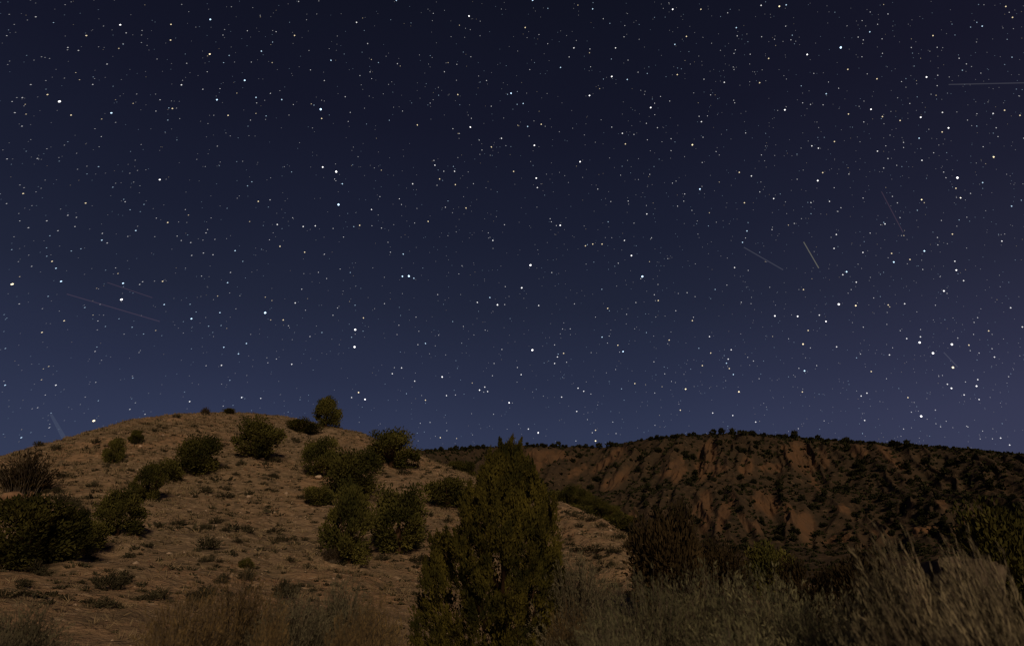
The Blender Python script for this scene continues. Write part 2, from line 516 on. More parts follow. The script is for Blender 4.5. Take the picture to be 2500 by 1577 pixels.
def stems_brush(name, mat, twig_mat, seed, stems=500, leaves=26, spread=.5, leaf=.035, lean=(0, 0), height=1.0, plume=.55, wide=.25, droop=.1, thick=.004, fan=1.0, scatter=.42, slim=.26, even=.68):
    """Brush of curved stems with small leaves along their upper part, in metres for height 1: foliage mesh, stem mesh."""
    rng = np.random.RandomState(seed)
    a = rng.uniform(0, 2 * math.pi, stems); q = np.sqrt(rng.uniform(0, 1, stems))
    base = np.stack([np.cos(a) * q * wide * spread, np.sin(a) * q * wide * spread, np.full(stems, -.04)], -1)
    top_h = height * (1 - .55 * q ** 2) * rng.uniform(even, 1.04, stems)
    out = q * spread * fan * rng.uniform(.75, 1.15, stems)
    tip = np.stack([np.cos(a) * out + lean[0] * top_h + rng.normal(0, .04, stems), np.sin(a) * out + lean[1] * top_h + rng.normal(0, .04, stems), top_h], -1)
    ctl = base * .6 + tip * .4 + np.stack([np.cos(a) * -.05, np.sin(a) * -.05, top_h * .22], -1) + rng.normal(0, .02, (stems, 3))
    tip[:, 2] -= droop * out * rng.uniform(0, 1, stems)
    def at(i, t):
        t = t[:, None]
        return base[i] * (1 - t) ** 2 + ctl[i] * 2 * t * (1 - t) + tip[i] * t * t
    def dr(i, t):
        t = t[:, None]
        return unit((ctl[i] - base[i]) * (1 - t) + (tip[i] - ctl[i]) * t)
    # stems: three-sided tapering rods
    ks = np.linspace(0, 1, 6)
    ii = np.arange(stems)
    rings = []
    ref = rng.normal(size=(stems, 3))
    for t in ks:
        tt = np.full(stems, t); p = at(ii, tt); d = dr(ii, tt)
        u = unit(np.cross(d, ref)); v = np.cross(d, u); w = thick * (1 - .8 * t) * rng.uniform(.7, 1.3, stems)[:, None]
        rings.append(np.stack([p + u * w, p - u * w * .5 + v * w * .87, p - u * w * .5 - v * w * .87], 1))
    Vv = np.stack(rings, 1).reshape(-1, 3)
    s0 = (np.arange(stems) * 18)[:, None, None]; k0 = (np.arange(5) * 3)[None, :, None]; j = np.arange(3)[None, None]; jn = (j + 1) % 3
    Ff = np.stack([s0 + k0 + j, s0 + k0 + jn, s0 + k0 + 3 + jn, s0 + k0 + 3 + j], -1).reshape(-1, 4)
    stem_me = mesh_from(name + '_stems', Vv, Ff, twig_mat, True)
    # leaves
    n = stems * leaves
    i = np.repeat(ii, leaves); t = 1 - plume * rng.uniform(0, 1, n) ** 1.1
    p = at(i, t) + rng.normal(0, .011, (n, 3)); d = unit(dr(i, t) + rng.normal(0, scatter, (n, 3)))
    L = leaf * rng.uniform(.6, 1.4, n) * (1.15 - .5 * t)
    Vv, Ff = leaf_quads(p + d * L[:, None] * .4, d, L, L * slim, rng)
    return mesh_from(name + '_foliage', Vv, Ff, mat), stem_me

def rock_mesh(name, mat, seed, flat=.6, n=2):
    import bmesh
    bm = bmesh.new()
    bmesh.ops.create_icosphere(bm, subdivisions=n, radius=.5)
    rng = random.Random(seed)
    cuts = [Vector((rng.uniform(-1, 1), rng.uniform(-1, 1), rng.uniform(-1, 1))).normalized() for _ in range(9)]
    for v in bm.verts:
        for c in cuts:
            dd = v.co.dot(c) - .34
            if dd > 0: v.co -= c * dd * .85
        v.co.z = v.co.z * flat
        v.co += Vector((rng.uniform(-1, 1), rng.uniform(-1, 1), rng.uniform(-1, 1))) * .015
    me = bpy.data.meshes.new(name); bm.to_mesh(me); bm.free()
    me.materials.append(mat)
    return me

def thing(name, label, cat, loc, group=None, rotz=0, scale=(1, 1, 1)):
    o = bpy.data.objects.new(name, None)
    COL.objects.link(o)
    o.empty_display_size = .2
    o.location = loc; o.rotation_euler = (0, 0, rotz); o.scale = scale
    return tag(o, label, cat, group)

# ------------------------------------------------------------------ far ridge: junipers as individuals, low scrub as one mass
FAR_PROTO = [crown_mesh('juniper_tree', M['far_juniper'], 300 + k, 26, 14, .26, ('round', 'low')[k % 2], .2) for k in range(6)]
rng = np.random.RandomState(5)
def far_tree(x, y, z, w, h, label, group):
    o = obj('juniper_tree', FAR_PROTO[rng.randint(6)], None, (x, y, z - .1 * h), rng.uniform(0, 6.28), (w, w, h))
    tag(o, label, 'tree', group)
    return o
CREST_X = [(1050,10),(1062,9),(1077,13),(1100,11),(1113,15),(1128,11),(1135,13),(1150,15),(1166,16),(1180,12),(1288,13),(1300,11),(1312,10),(1325,14),(1333,9),(1350,14),(1362,16),(1374,10),(1383,9),
           (1415,12),(1430,13),(1446,11),(1463,18),(1490,20),(1503,11),(1567,9),(1590,13),(1605,14),(1617,13),(1628,9),(1650,15),(1683,11),(1694,13),(1741,17),(1763,17),(1789,18),(1816,15),(1837,18),
           (1866,11),(1904,15),(1917,14),(1941,20),(1961,8),(1981,13),(1998,15),(2006,11),(2022,11),(2056,12),(2066,18),(2080,10),(2125,14),(2183,22),(2196,12),(2216,17),(2237,12),(2262,9),(2290,13),(2305,10),(2330,8),(2374,9),(2410,7),(2440,9)]
n_far = 0
ONES = 'zeroth first second third fourth fifth sixth seventh eighth ninth tenth eleventh twelfth thirteenth fourteenth fifteenth sixteenth seventeenth eighteenth nineteenth'.split()
def ordinal(k):
    if k < 20: return ONES[k]
    tens = ('twent', 'thirt', 'fort', 'fift', 'sixt')[k // 10 - 2]
    return tens + 'ieth' if k % 10 == 0 else tens + 'y-' + ONES[k % 10]
for px, w in CREST_X:
    sky_y = np.interp(px, [1000,1150,1280,1400,1480,1560,1650,1740,1820,1950,2100,2200,2300,2400,2500],[1104,1095,1088,1091,1093,1076,1066,1059,1061,1070,1082,1087,1094,1102,1112])
    x, y, z = hit(px, sky_y + 2, 100)
    dist = math.hypot(x, y)
    ww = w * dist / FPX * 1.05
    far_tree(x, y, z, ww, ww * rng.uniform(.6, .85), '%s dark juniper on the far ridge skyline, %s from the left' % ('tiny' if w < 11 else ('wide' if w > 16 else 'small'), ordinal(n_far + 1)), 'junipers on the far ridge crest')
    n_far += 1
cand = []
while len(cand) < 900:
    px = rng.uniform(980, 2560); py = rng.uniform(1080, 1350)
    cand.append((px, py))
scrub = []
placed = []
for px, py in cand:
    sky_y = np.interp(px, [1000,1150,1280,1400,1480,1560,1650,1740,1820,1950,2100,2200,2300,2400,2500],[1104,1095,1088,1091,1093,1076,1066,1059,1061,1070,1082,1087,1094,1102,1112])
    if py < sky_y + 4: continue
    b = bare_mask(np.array([px]), np.array([py]))[0]
    d = fbm(px / 60, py / 30, 3, 91)
    keep = (.80 + d * .8) * (1 - b * .97) * (.55 + .45 * smooth(1300, 2000, px)) * (.35 + .65 * smooth(0, 40, py - sky_y))
    if rng.rand() > keep: continue
    x, y, z = hit(px, py, 90)
    if math.hypot(x, y) < 95: continue
    placed.append((px, py, x, y, z, rng.uniform(8, 19)))
placed.sort(key=lambda p: -p[5])
ridge_names = {(1487, 1123): 'the slanted red strip left of the ridge summit', (1505, 1171): 'the red gully under the slanted strip', (1643, 1142): 'the pale red slope left of the fluted cliff', (1723, 1124): 'the fluted red cliff under the ridge summit',
               (1823, 1139): 'the small red scar in the middle of the ridge', (1958, 1114): 'the broad red cliff right of the ridge summit', (2176, 1118): 'the right hand red gully near the ridge top', (1723, 1249): 'the lower left red ribs of the ridge',
               (1871, 1232): 'the lower middle red scar of the ridge', (1967, 1284): 'the lowest red ribs of the ridge', (2299, 1230): 'the small red scar far right on the ridge', (1344, 1112): 'the bare slope just right of the foreground juniper top'}
used_side = set()
for px, py, x, y, z, wp in placed[:238]:
    dist = math.hypot(x, y); w = min(wp / FPX * dist * 1.0, 4.4)
    lab = 'dark rounded juniper among the scrub on the far ridge slope, clear of the red scars'
    for (jx, jy), nm in ridge_names.items():
        dx, dy = px - jx, py - jy
        if math.hypot(dx, dy) < 85:
            side = ('right of' if dx > 0 else 'left of') if abs(dx) > abs(dy) * 1.4 else ('below' if dy > 0 else 'above')
            if (nm, side) not in used_side:
                used_side.add((nm, side)); lab = 'larger dark juniper ' + side + ' ' + nm
                break
            lab = 'smaller dark juniper in the scrub round the red scars of the far ridge'
    far_tree(x, y, z, w, w * rng.uniform(.6, .85), lab, 'junipers on the far ridge slope')
for px, py, x, y, z, wp in placed[238:]:
    scrub.append((x, y, z, wp / FPX * math.hypot(x, y) * 1.1))
# low scrub mass
tries = 0
azr = (az_el(960, 1300)[0], az_el(2560, 1300)[0])
A_ = rng.uniform(*azr, 13000); R_ = rng.uniform(120, 378, 13000)
Z_, B_ = far_z(A_, R_, True)
dens = .55 + .55 * fbm(R_ * np.sin(A_) / 26, R_ * np.cos(A_) / 26, 3, 95) + .12 * smooth(R(5), R(30), A_)
ok = (Z_ > ground_z(A_, R_)) & (rng.rand(13000) < dens * (1 - .96 * B_))
for a, r, z in zip(A_[ok], R_[ok], Z_[ok]):
    scrub.append((r * math.sin(a), r * math.cos(a), z, r / 300 * rng.uniform(.8, 2.5)))
SC = np.array(scrub)
per = 10
i = np.repeat(np.arange(len(SC)), per)
off = unit(rng.normal(size=(len(i), 3))); off[:, 2] = np.abs(off[:, 2]) * .75
P = SC[i, :3] + off * (SC[i, 3] * .42 * rng.uniform(.4, 1, len(i)))[:, None]
Vv, Ff = leaf_quads(P, unit(off + rng.normal(size=P.shape) * .5 + (0, 0, .3)), SC[i, 3] * rng.uniform(.45, .75, len(i)), SC[i, 3] * rng.uniform(.3, .5, len(i)), rng)
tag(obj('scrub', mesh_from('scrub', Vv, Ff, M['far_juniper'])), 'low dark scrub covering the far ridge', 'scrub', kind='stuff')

# ------------------------------------------------------------------ near hill: junipers
JUN = {}
for k in range(5): JUN['round', k] = crown_mesh('crown', M['juniper'], 40 + k, 44, 230, .050, 'round', .17)
for k in range(4): JUN['upright', k] = crown_mesh('crown', M['juniper'], 60 + k, 48, 215, .046, 'upright', .15)
for k in range(3): JUN['low', k] = crown_mesh('crown', M['juniper'], 80 + k, 36, 200, .058, 'low', .19)
TRK = [trunk_mesh('trunk', M['bark'], 10 + k) for k in range(4)]
def juniper(px, py, w, h, shape, k, label, at=None, group='junipers on the near hill'):
    x, y, z = at if at else hit(px, py)
    d = math.hypot(x, y) / math.cos(az_el(px, py)[0]) ** .0
    dist = y * math.cos(PITCH) + (z - CAM_Z) * math.sin(PITCH)
    W = w / FPX * dist * (1.24 if shape != 'upright' else 1.18); Hh = h / FPX * dist * 1.04
    t = thing('juniper_tree', label, 'tree', (x, y, z - .04 * Hh), group, (k * 1.7 + px) % 6.28)
    obj('crown', JUN[shape, k], t, scale=(W, W, Hh))
    obj('trunk', TRK[(k + int(px)) % 4], t, scale=(W, W, Hh))
    return t
juniper(796, 1043, 66, 68, 'round', 0, 'rounded juniper standing alone on the crest of the near hill against the sky')
juniper(738, 1056, 62, 38, 'low', 0, 'low juniper beside the crest juniper on its left')
juniper(631, 1118, 113, 84, 'round', 1, 'broad juniper below the middle of the near hill crest')
juniper(481, 1158, 104, 82, 'round', 2, 'broad juniper, upper one of the diagonal row on the near hill')
juniper(405, 1174, 68, 56, 'low', 1, 'low juniper in the middle of the diagonal row on the near hill')
juniper(358, 1222, 84, 84, 'upright', 0, 'juniper at the lower left end of the diagonal row')
juniper(273, 1131, 48, 58, 'upright', 1, 'narrow juniper high on the left of the near hill')
juniper(330, 1081, 32, 28, 'round', 3, 'small juniper just under the left skyline of the near hill')
juniper(283, 1306, 116, 100, 'upright', 2, 'squarish juniper right of the big cluster at the left edge')
juniper(40, 1385, 190, 152, 'round', 4, 'large juniper at the left edge of the picture')
juniper(140, 1372, 130, 118, 'round', 0, 'juniper in the middle of the left edge cluster')
juniper(203, 1352, 84, 86, 'low', 2, 'low juniper at the right end of the left edge cluster')
juniper(955, 1140, 118, 82, 'round', 3, 'spiky topped juniper on the right shoulder of the near hill')
juniper(780, 1162, 94, 84, 'upright', 3, 'juniper below the crest juniper, upper left of the middle group')
juniper(858, 1218, 140, 104, 'round', 2, 'largest juniper of the middle group on the near hill')
juniper(776, 1232, 62, 52, 'low', 0, 'low juniper at the left foot of the middle group')
juniper(848, 1372, 140, 176, 'upright', 0, 'tall narrow juniper left of the big foreground one')
juniper(972, 1347, 136, 138, 'round', 1, 'dark juniper between the tall narrow one and the foreground one')
juniper(1092, 1238, 104, 70, 'low', 2, 'dark juniper half hidden behind the left of the foreground juniper')
juniper(600, 1389, 32, 28, 'low', 1, 'tiny green juniper alone low on the near hill')
juniper(560, 1010, 26, 14, 'low', 2, 'tiny low juniper on the left part of the hill skyline')
# in the valley behind the near hill's spur
def valley(px, top, w, r, shape, k, label, py=None):
    at = stand(px, r)
    dist = at[1] * math.cos(PITCH) + (at[2] - CAM_Z) * math.sin(PITCH)
    _, ty = to_px(np.array(at[0]), np.array(at[1]), np.array(at[2]))
    return juniper(px, float(ty), w, float(ty) - top, shape, k, label, at, 'junipers in the valley')
GROVE = [(1370, 1226, 52, 34), (1398, 1230, 50, 40), (1425, 1240, 46, 40), (1448, 1252, 50, 42), (1470, 1264, 44, 36), (1496, 1272, 40, 34), (1415, 1262, 60, 36), (1112, 1158, 46, 30), (1140, 1166, 44, 34)]
for k, (gx, gy, gw, gh) in enumerate(GROVE):
    where = '%s from the left in the tree row beyond the spur' % ordinal(k + 1) if k < 6 else ('lowest tree of the row beyond the spur', 'left one of two behind the foreground juniper', 'right one of two behind the foreground juniper')[k - 6]
    juniper(gx, gy, gw, gh, 'round' if k % 3 else 'low', k % 3, 'green juniper, ' + where, hit(gx, gy, 95), 'junipers in the valley')
juniper(1525, 1290, 56, 36, 'low', 0, 'low juniper where the spur runs out', hit(1525, 1290, 95), 'junipers in the valley')
valley(1880, 1330, 110, 46, 'low', 2, 'dark juniper behind the middle of the rabbitbrush')
valley(2470, 1276, 210, 24, 'round', 1, 'bright green juniper at the right edge behind the plumes')

# ------------------------------------------------------------------ near hill: shrubs, stones, grass
SAGE = [stems_brush('sage', M['sage_low'], M['twig'], 500 + k, 70, 9, .55, .16, height=.8, plume=.7, wide=.5, thick=.012)[0] for k in range(4)]
BROWN = [stems_brush('brown', M['brown'], M['twig'], 520 + k, 220, 12, .6, .11, height=1.0, plume=.8, wide=.5, thick=.01) for k in range(2)]
rng = np.random.RandomState(12)
def hill_shrub(px, py, w, h, me, name, label, group=None, stem=None):
    x, y, z = hit(px, py)
    dist = y * math.cos(PITCH) + (z - CAM_Z) * math.sin(PITCH)
    W = w / FPX * dist / 1.1; Hh = h / FPX * dist / .85
    if stem:
        t = thing(name, label, 'shrub', (x, y, z - .03), group, rng.uniform(0, 6.28))
        obj('foliage', me, t, scale=(W, W, Hh)); obj('stems', stem, t, scale=(W, W, Hh))
    else:
        tag(obj(name, me, None, (x, y, z - .03), rng.uniform(0, 6.28), (W, W, Hh)), label, 'shrub', group)
hill_shrub(60, 1205, 130, 96, BROWN[0][0], 'brown_shrub', 'tall grey brown leafless shrub at the left edge above the juniper cluster', None, BROWN[0][1])
hill_shrub(152, 1227, 58, 38, SAGE[0], 'sage_shrub', 'green shrub beside the tall leafless one, above the juniper cluster')
hill_shrub(505, 1341, 78, 40, SAGE[1], 'sage_shrub', 'wide grey sage shrub alone in the middle of the near slope')
hill_shrub(263, 1442, 88, 54, SAGE[2], 'sage_shrub', 'large sage shrub alone at the lower left of the near slope')
hill_shrub(692, 1464, 78, 54, SAGE[3], 'sage_shrub', 'dark sage shrub at the foot of the slope left of the junipers')
hill_shrub(815, 1372, 60, 32, BROWN[1][0], 'brown_shrub', 'dark shrub at the foot of the tall narrow juniper', None, BROWN[1][1])
hill_shrub(1440, 1350, 120, 26, SAGE[0], 'sage_shrub', 'long dark shrub across the foot of the spur right of the foreground juniper')
for sx_, sy_, sw_, lab_ in [(1402, 1262, 30, 'small sage shrub high on the spur right of the foreground juniper'), (1470, 1290, 40, 'sage shrub on the middle of the spur edge'),
                            (1512, 1318, 46, 'sage shrub low on the spur edge'), (1548, 1345, 60, 'largest sage shrub where the spur meets the brown bush'), (1500, 1352, 50, 'sage shrub at the foot of the spur')]:
    hill_shrub(sx_, sy_, sw_, sw_ * .5, SAGE[int(sx_) % 4], 'sage_shrub', lab_)
hill_shrub(95, 1090, 32, 16, SAGE[3], 'sage_shrub', 'yellowish shrub on the far left skyline of the near hill')
hill_shrub(138, 1100, 34, 20, SAGE[1], 'sage_shrub', 'greenish shrub near the far left skyline of the near hill')
hill_shrub(500, 1012, 24, 18, BROWN[1][0], 'brown_shrub', 'bare grey shrub on the skyline of the near hill', None, BROWN[1][1])
hill_shrub(234, 1085, 26, 20, SAGE[2], 'sage_shrub', 'small dark shrub left of the narrow juniper near the skyline')
hill_shrub(430, 1020, 22, 14, SAGE[0], 'sage_shrub', 'small dark shrub on the left end of the hill top')
near_names = {(796, 1010): 'the juniper on the hill crest', (631, 1080): 'the broad juniper below the crest', (481, 1120): 'the upper juniper of the diagonal row', (358, 1180): 'the lowest juniper of the diagonal row',
              (273, 1100): 'the narrow juniper high on the left', (283, 1260): 'the squarish juniper at left', (955, 1100): 'the spiky juniper on the right shoulder', (858, 1165): 'the largest juniper of the middle group',
              (505, 1325): 'the wide sage shrub in mid slope', (263, 1415): 'the large sage shrub at lower left', (692, 1440): 'the dark sage shrub at the foot of the slope', (607, 1213): 'the pale stone in mid slope', (977, 1290): 'the dark juniper beside the foreground one'}
taken = set()
n = 0
extra = []
while n < 900:
    px = rng.uniform(-10, 1560); py = rng.uniform(1015, 1500)
    a, e = az_el(px, py)
    if e > np.interp(a, NEAR[:, 0], NEAR[:, 1]) - .002: continue
    if fbm(px / 90, py / 60, 2, 15) < -.3: continue
    x, y, z = hit(px, py)
    if not 19 < math.hypot(x, y) < 95: continue
    s = rng.uniform(.3, .7) if rng.rand() < .8 else rng.uniform(.7, 1.15)
    if math.hypot(x, y) < 32: s *= .62
    n += 1
    if n > 288:
        extra.append((x, y, z, s * .75)); continue
    lab = 'small grey brown sage clump in the open on the near hillside, away from the junipers'
    for (jx, jy), nm in near_names.items():
        dx, dy = px - jx, py - jy
        if 45 < math.hypot(dx, dy) < 110:
            side = ('right of' if dx > 0 else 'left of') if abs(dx) > abs(dy) else ('below' if dy > 0 else 'above')
            if (nm, side) not in taken:
                taken.add((nm, side)); lab = 'small sage clump ' + side + ' ' + nm
                break
    o = obj('sage_shrub', SAGE[rng.randint(4)], None, (x, y, z - .03), rng.uniform(0, 6.28), (s, s, s * rng.uniform(.45, .8)))
    tag(o, lab, 'shrub', 'small sage clumps on the near hill')
EX = np.array(extra)
A_ = rng.uniform(R(-40), R(14), 6500); R_ = np.sqrt(rng.uniform(15 ** 2, 84 ** 2, 6500)); Z_ = near_z(A_, R_)
k_ = rng.rand(6500) < .6 + .8 * fbm(R_ * np.sin(A_) / 9, R_ * np.cos(A_) / 9, 2, 83)
EX = np.concatenate([EX, np.stack([R_ * np.sin(A_), R_ * np.cos(A_), Z_, rng.uniform(.12, .42, 6500)], -1)[k_]])
i = np.repeat(np.arange(len(EX)), 16)
off = unit(rng.normal(size=(len(i), 3))); off[:, 2] = np.abs(off[:, 2]) * .5
P = EX[i, :3] + off * (EX[i, 3] * .5 * rng.uniform(.3, 1, len(i)))[:, None]
Vv, Ff = leaf_quads(P, unit(off + rng.normal(size=P.shape) * .4 + (0, 0, .4)), EX[i, 3] * rng.uniform(.3, .6, len(i)), EX[i, 3] * rng.uniform(.1, .2, len(i)), rng)
tag(obj('ground_cover', mesh_from('ground_cover', Vv, Ff, M['sage_low'])), 'low grey brown ground cover scattered over the near hill', 'ground cover', kind='stuff')
ROCKS = [rock_mesh('rock', M['stone'], k) for k in range(3)] + [rock_mesh('rock', M['redstone'], 7 + k, .75) for k in range(2)]
for px, py, w, k, lab in [(607, 1216, 14, 0, 'pale rounded stone alone in the middle of the near slope'), (140, 1220, 15, 1, 'pale stone below the green shrub by the leafless bush'),
                          (778, 1169, 20, 2, 'pale flat stone at the left of the largest juniper of the middle group'), (671, 1254, 10, 0, 'small pale stone left of the middle juniper group'),
                          (30, 1222, 46, 3, 'red boulder at the left edge under the leafless shrub'), (72, 1213, 26, 4, 'smaller red boulder right of the one at the left edge'),
                          (105, 1224, 24, 3, 'red boulder between the leafless shrub and the pale stone'), (640, 1122, 12, 1, 'pale stone at the foot of the broad juniper below the crest'),
                          (343, 1092, 9, 0, 'little pale stone by the small juniper near the left skyline'), (1414, 1305, 9, 1, 'little pale stone on the spur right of the foreground juniper')]:
    x, y, z = hit(px, py)
    dist = y * math.cos(PITCH) + (z - CAM_Z) * math.sin(PITCH)
    s = w / FPX * dist * 1.1
    tag(obj('rock', ROCKS[k], None, (x, y, z + s * .15), px % 6.28, (s, s, s)), lab, 'rock')
# grass tufts and gravel on the hill
N_ = 26000
A_ = rng.uniform(R(-40), R(14), N_); R_ = np.sqrt(rng.uniform(10.5 ** 2, 84 ** 2, N_))
Z_ = np.maximum(near_z(A_, R_), ground_z(A_, R_))
X_ = R_ * np.sin(A_); Y_ = R_ * np.cos(A_)
gpx, gpy = to_px(X_, Y_, Z_)
track = np.abs(gpy - np.interp(gpx, [0, 180, 380, 560], [1408, 1385, 1352, 1330])) < 11
ok = (rng.rand(N_) < .62 + .75 * fbm(X_ / 7, Y_ / 7, 3, 19)) & ~(track & (gpx < 560) & (rng.rand(N_) < .9))
X_, Y_, Z_ = X_[ok], Y_[ok], Z_[ok]
per = 11
i = np.repeat(np.arange(len(X_)), per)
sz = rng.uniform(.08, .24, len(X_))
off = rng.normal(size=(len(i), 3)) * np.array((.5, .5, 0)) * sz[i][:, None]
d = unit(off * 1.4 + rng.normal(size=off.shape) * .05 + np.stack([0 * sz[i], 0 * sz[i], sz[i]], -1))
L = sz[i] * rng.uniform(.7, 1.3, len(i))
P = np.stack([X_[i], Y_[i], Z_[i]], -1) + off * .6 + d * L[:, None] * .4
Vv, Ff = leaf_quads(P, d, L, L * .16 * np.clip(np.hypot(X_, Y_)[i] / 34, .3, 1.1), rng)
tag(obj('grass', mesh_from('grass', Vv, Ff, M['grass'])), 'short dry grass tufts all over the near hill', 'grass', kind='stuff')
N_ = 6000
A_ = rng.uniform(R(-40), R(14), N_); R_ = np.sqrt(rng.uniform(11 ** 2, 84 ** 2, N_))
Z_ = np.maximum(near_z(A_, R_), ground_z(A_, R_))
s = rng.uniform(.03, .10, N_) * (1 + 1.2 * (rng.rand(N_) < .06)) * np.clip(R_ / 34, .35, 1)
C_ = np.stack([R_ * np.sin(A_), R_ * np.cos(A_), Z_], -1)
jit = rng.uniform(.6, 1.3, (N_, 6, 1)) * OV[None] * s[:, None, None] * np.array((1, 1, .7))
Vv = (C_[:, None] + jit).reshape(-1, 3)
Ff = (OF[None] + (np.arange(N_) * 6)[:, None, None]).reshape(-1, 3)
me = mesh_from('gravel', Vv, Ff, M['redstone'])
me.materials.append(M['stone'])
me.polygons.foreach_set('material_index', np.repeat((rng.rand(N_) < .3).astype(np.int32), 8))
tag(obj('gravel', me), 'loose stones and gravel on the near hill', 'gravel', kind='stuff')

# ------------------------------------------------------------------ the tall juniper in front
TJ_R = 11.0
tx, ty_, tz = stand(1205, TJ_R)
PROF_Y = [1054, 1068, 1093, 1111, 1139, 1167, 1210, 1259, 1287, 1333, 1376, 1411, 1464, 1535, 1640, 1720]
PROF_L = [1250, 1236, 1200, 1190, 1172, 1150, 1120, 1098, 1068, 1040, 1020, 1003, 994, 990, 1010, 1060]
PROF_R = [1262, 1276, 1288, 1296, 1310, 1324, 1354, 1376, 1384, 1398, 1408, 1411, 1414, 1424, 1410, 1350]
def tall_juniper():
    rng = np.random.RandomState(77)
    t = thing('juniper_tree', 'tall bushy juniper in the foreground, largest tree in the picture', 'tree', (tx, ty_, tz))
    cy, cz = math.cos(PITCH), math.sin(PITCH)
    hor0 = math.hypot(tx, ty_)
    # envelope in metres: height above the base -> left and right reach
    hs, lo, hi = [], [], []
    for y_, l_, r_ in zip(PROF_Y, PROF_L, PROF_R):
        d = ray(1205, y_); k = ty_ / d[1]
        hs.append(CAM_Z + d[2] * k - tz)
        lo.append(ray(l_, y_)[0] / ray(l_, y_)[1] * ty_ - tx); hi.append(ray(r_, y_)[0] / ray(r_, y_)[1] * ty_ - tx)
    hs, lo, hi = [np.array(v)[::-1] for v in (hs, lo, hi)]
    top = hs[-1]
    # flame shaped lobes made of small upright plumes, with dark gaps between them
    lobes = []
    for px_, y_, hh, rr_ in [(1220, 1058, .55, .055), (1257, 1050, .75, .075), (1274, 1065, .6, .06), (1240, 1080, .6, .08), (1199, 1090, .5, .07), (1290, 1105, .6, .09), (1268, 1090, .6, .09),
                             (1178, 1135, .5, .09), (1306, 1150, .6, .10), (1150, 1165, .5, .10), (1062, 1285, .6, .12), (1045, 1300, .6, .12), (1335, 1198, .6, .12), (1118, 1205, .6, .12)]:
        d = ray(px_, y_); k = ty_ / d[1]
        lobes.append((d[0] * k - tx, rng.uniform(-.1, .1), CAM_Z + d[2] * k - tz, hh, rr_))
    while len(lobes) < 420:
        zt = top * rng.uniform(.10, .95) ** .85
        l, r = np.interp(zt, hs, lo), np.interp(zt, hs, hi)
        hw = (r - l) / 2; a = rng.uniform(0, 2 * math.pi); q = rng.uniform(.35, 1) ** .42
        R0 = rng.uniform(.07, .16) * (1 - .3 * zt / top)
        rad_ = max(hw - R0 * .15, .03) * q * (1 + .10 * math.sin(a * 3 + zt * 3))
        lobes.append(((l + r) / 2 + math.cos(a) * rad_, math.sin(a) * rad_, zt, rng.uniform(.22, .45), R0))
    for _ in range(60):                                       # inner growth around the trunk
        zt = top * rng.uniform(.15, .8)
        l, r = np.interp(zt, hs, lo), np.interp(zt, hs, hi)
        a = rng.uniform(0, 2 * math.pi); q = rng.uniform(0, .5) * (r - l) / 2
        lobes.append(((l + r) / 2 + math.cos(a) * q, math.sin(a) * q, zt, rng.uniform(.3, .5), rng.uniform(.10, .17)))
    base, dirn, ln, fatn, cnt = [], [], [], [], []
    for lx, ly, lz, hh, R0 in lobes:
        axis = unit(np.array((lx * .32, ly * .32, 1.0)) + rng.normal(0, .16, 3))
        for q in range(30 if len(base) < 14 * 30 else 11):
            u = rng.uniform(0, 1) ** .8
            rad_ = R0 * (1 - u) ** .6 * 1.05
            sp = rng.normal(size=3); sp = unit(sp - axis * sp.dot(axis)) * rad_ * rng.uniform(.4, 1)
            l_ = rng.uniform(.12, .22)
            tipq = np.array((lx, ly, lz)) - axis * hh * (1 - u) * .95 + sp
            dq = unit(axis + sp * 2.2 + rng.normal(0, .12, 3))
            base.append(tipq - dq * l_); dirn.append(dq); ln.append(l_); fatn.append(min(.04, R0 * .4))
    base = np.array(base); dirn = np.array(dirn); ln = np.array(ln); fatn = np.array(fatn)
    per = 24
    i = np.repeat(np.arange(len(base)), per)
    u = rng.uniform(0, 1, len(i))
    off = rng.normal(size=(len(i), 3)) * (fatn[i] * (1.05 - u ** 1.5))[:, None]
    P = base[i] + dirn[i] * (u * ln[i])[:, None] + off
    D = unit(dirn[i] + unit(off) * .45 + rng.normal(0, .2, P.shape))
    L = rng.uniform(.035, .07, len(i))
    Vv, Ff = leaf_quads(P, D, L, L * .36, rng)
    obj('crown', mesh_from('crown', Vv, Ff, M['juniper_big']), t)
    # trunk and limbs
    Vv, Ff = tube([(.12, 0, -.1), (.10, -.02, .5), (.16, .03, 1.2), (.22, 0, 2.1), (.27, 0, top * .93)], [.13, .10, .075, .045, .01], 9)
    obj('trunk', mesh_from('trunk', Vv, Ff, M['bark'], True), t)
    for k in range(11):
        a = k * 2.4 + rng.uniform(-.3, .3); z = rng.uniform(.15, 1.5); e = rng.uniform(.45, .95) * (1 - z * .25)
        p = [(.11, 0, z), (.11 + math.cos(a) * e * .4, math.sin(a) * e * .4, z + .12 + rng.uniform(-.1, .2)),
             (.11 + math.cos(a) * e * .8, math.sin(a) * e * .8, z + .35 + rng.uniform(-.1, .3)), (.11 + math.cos(a) * e, math.sin(a) * e, z + .75 + rng.uniform(0, .3))]
        Vv, Ff = tube(p, [.04, .03, .02, .006], 6)
        obj('limb', mesh_from('limb', Vv, Ff, M['bark'], True), t)
tall_juniper()

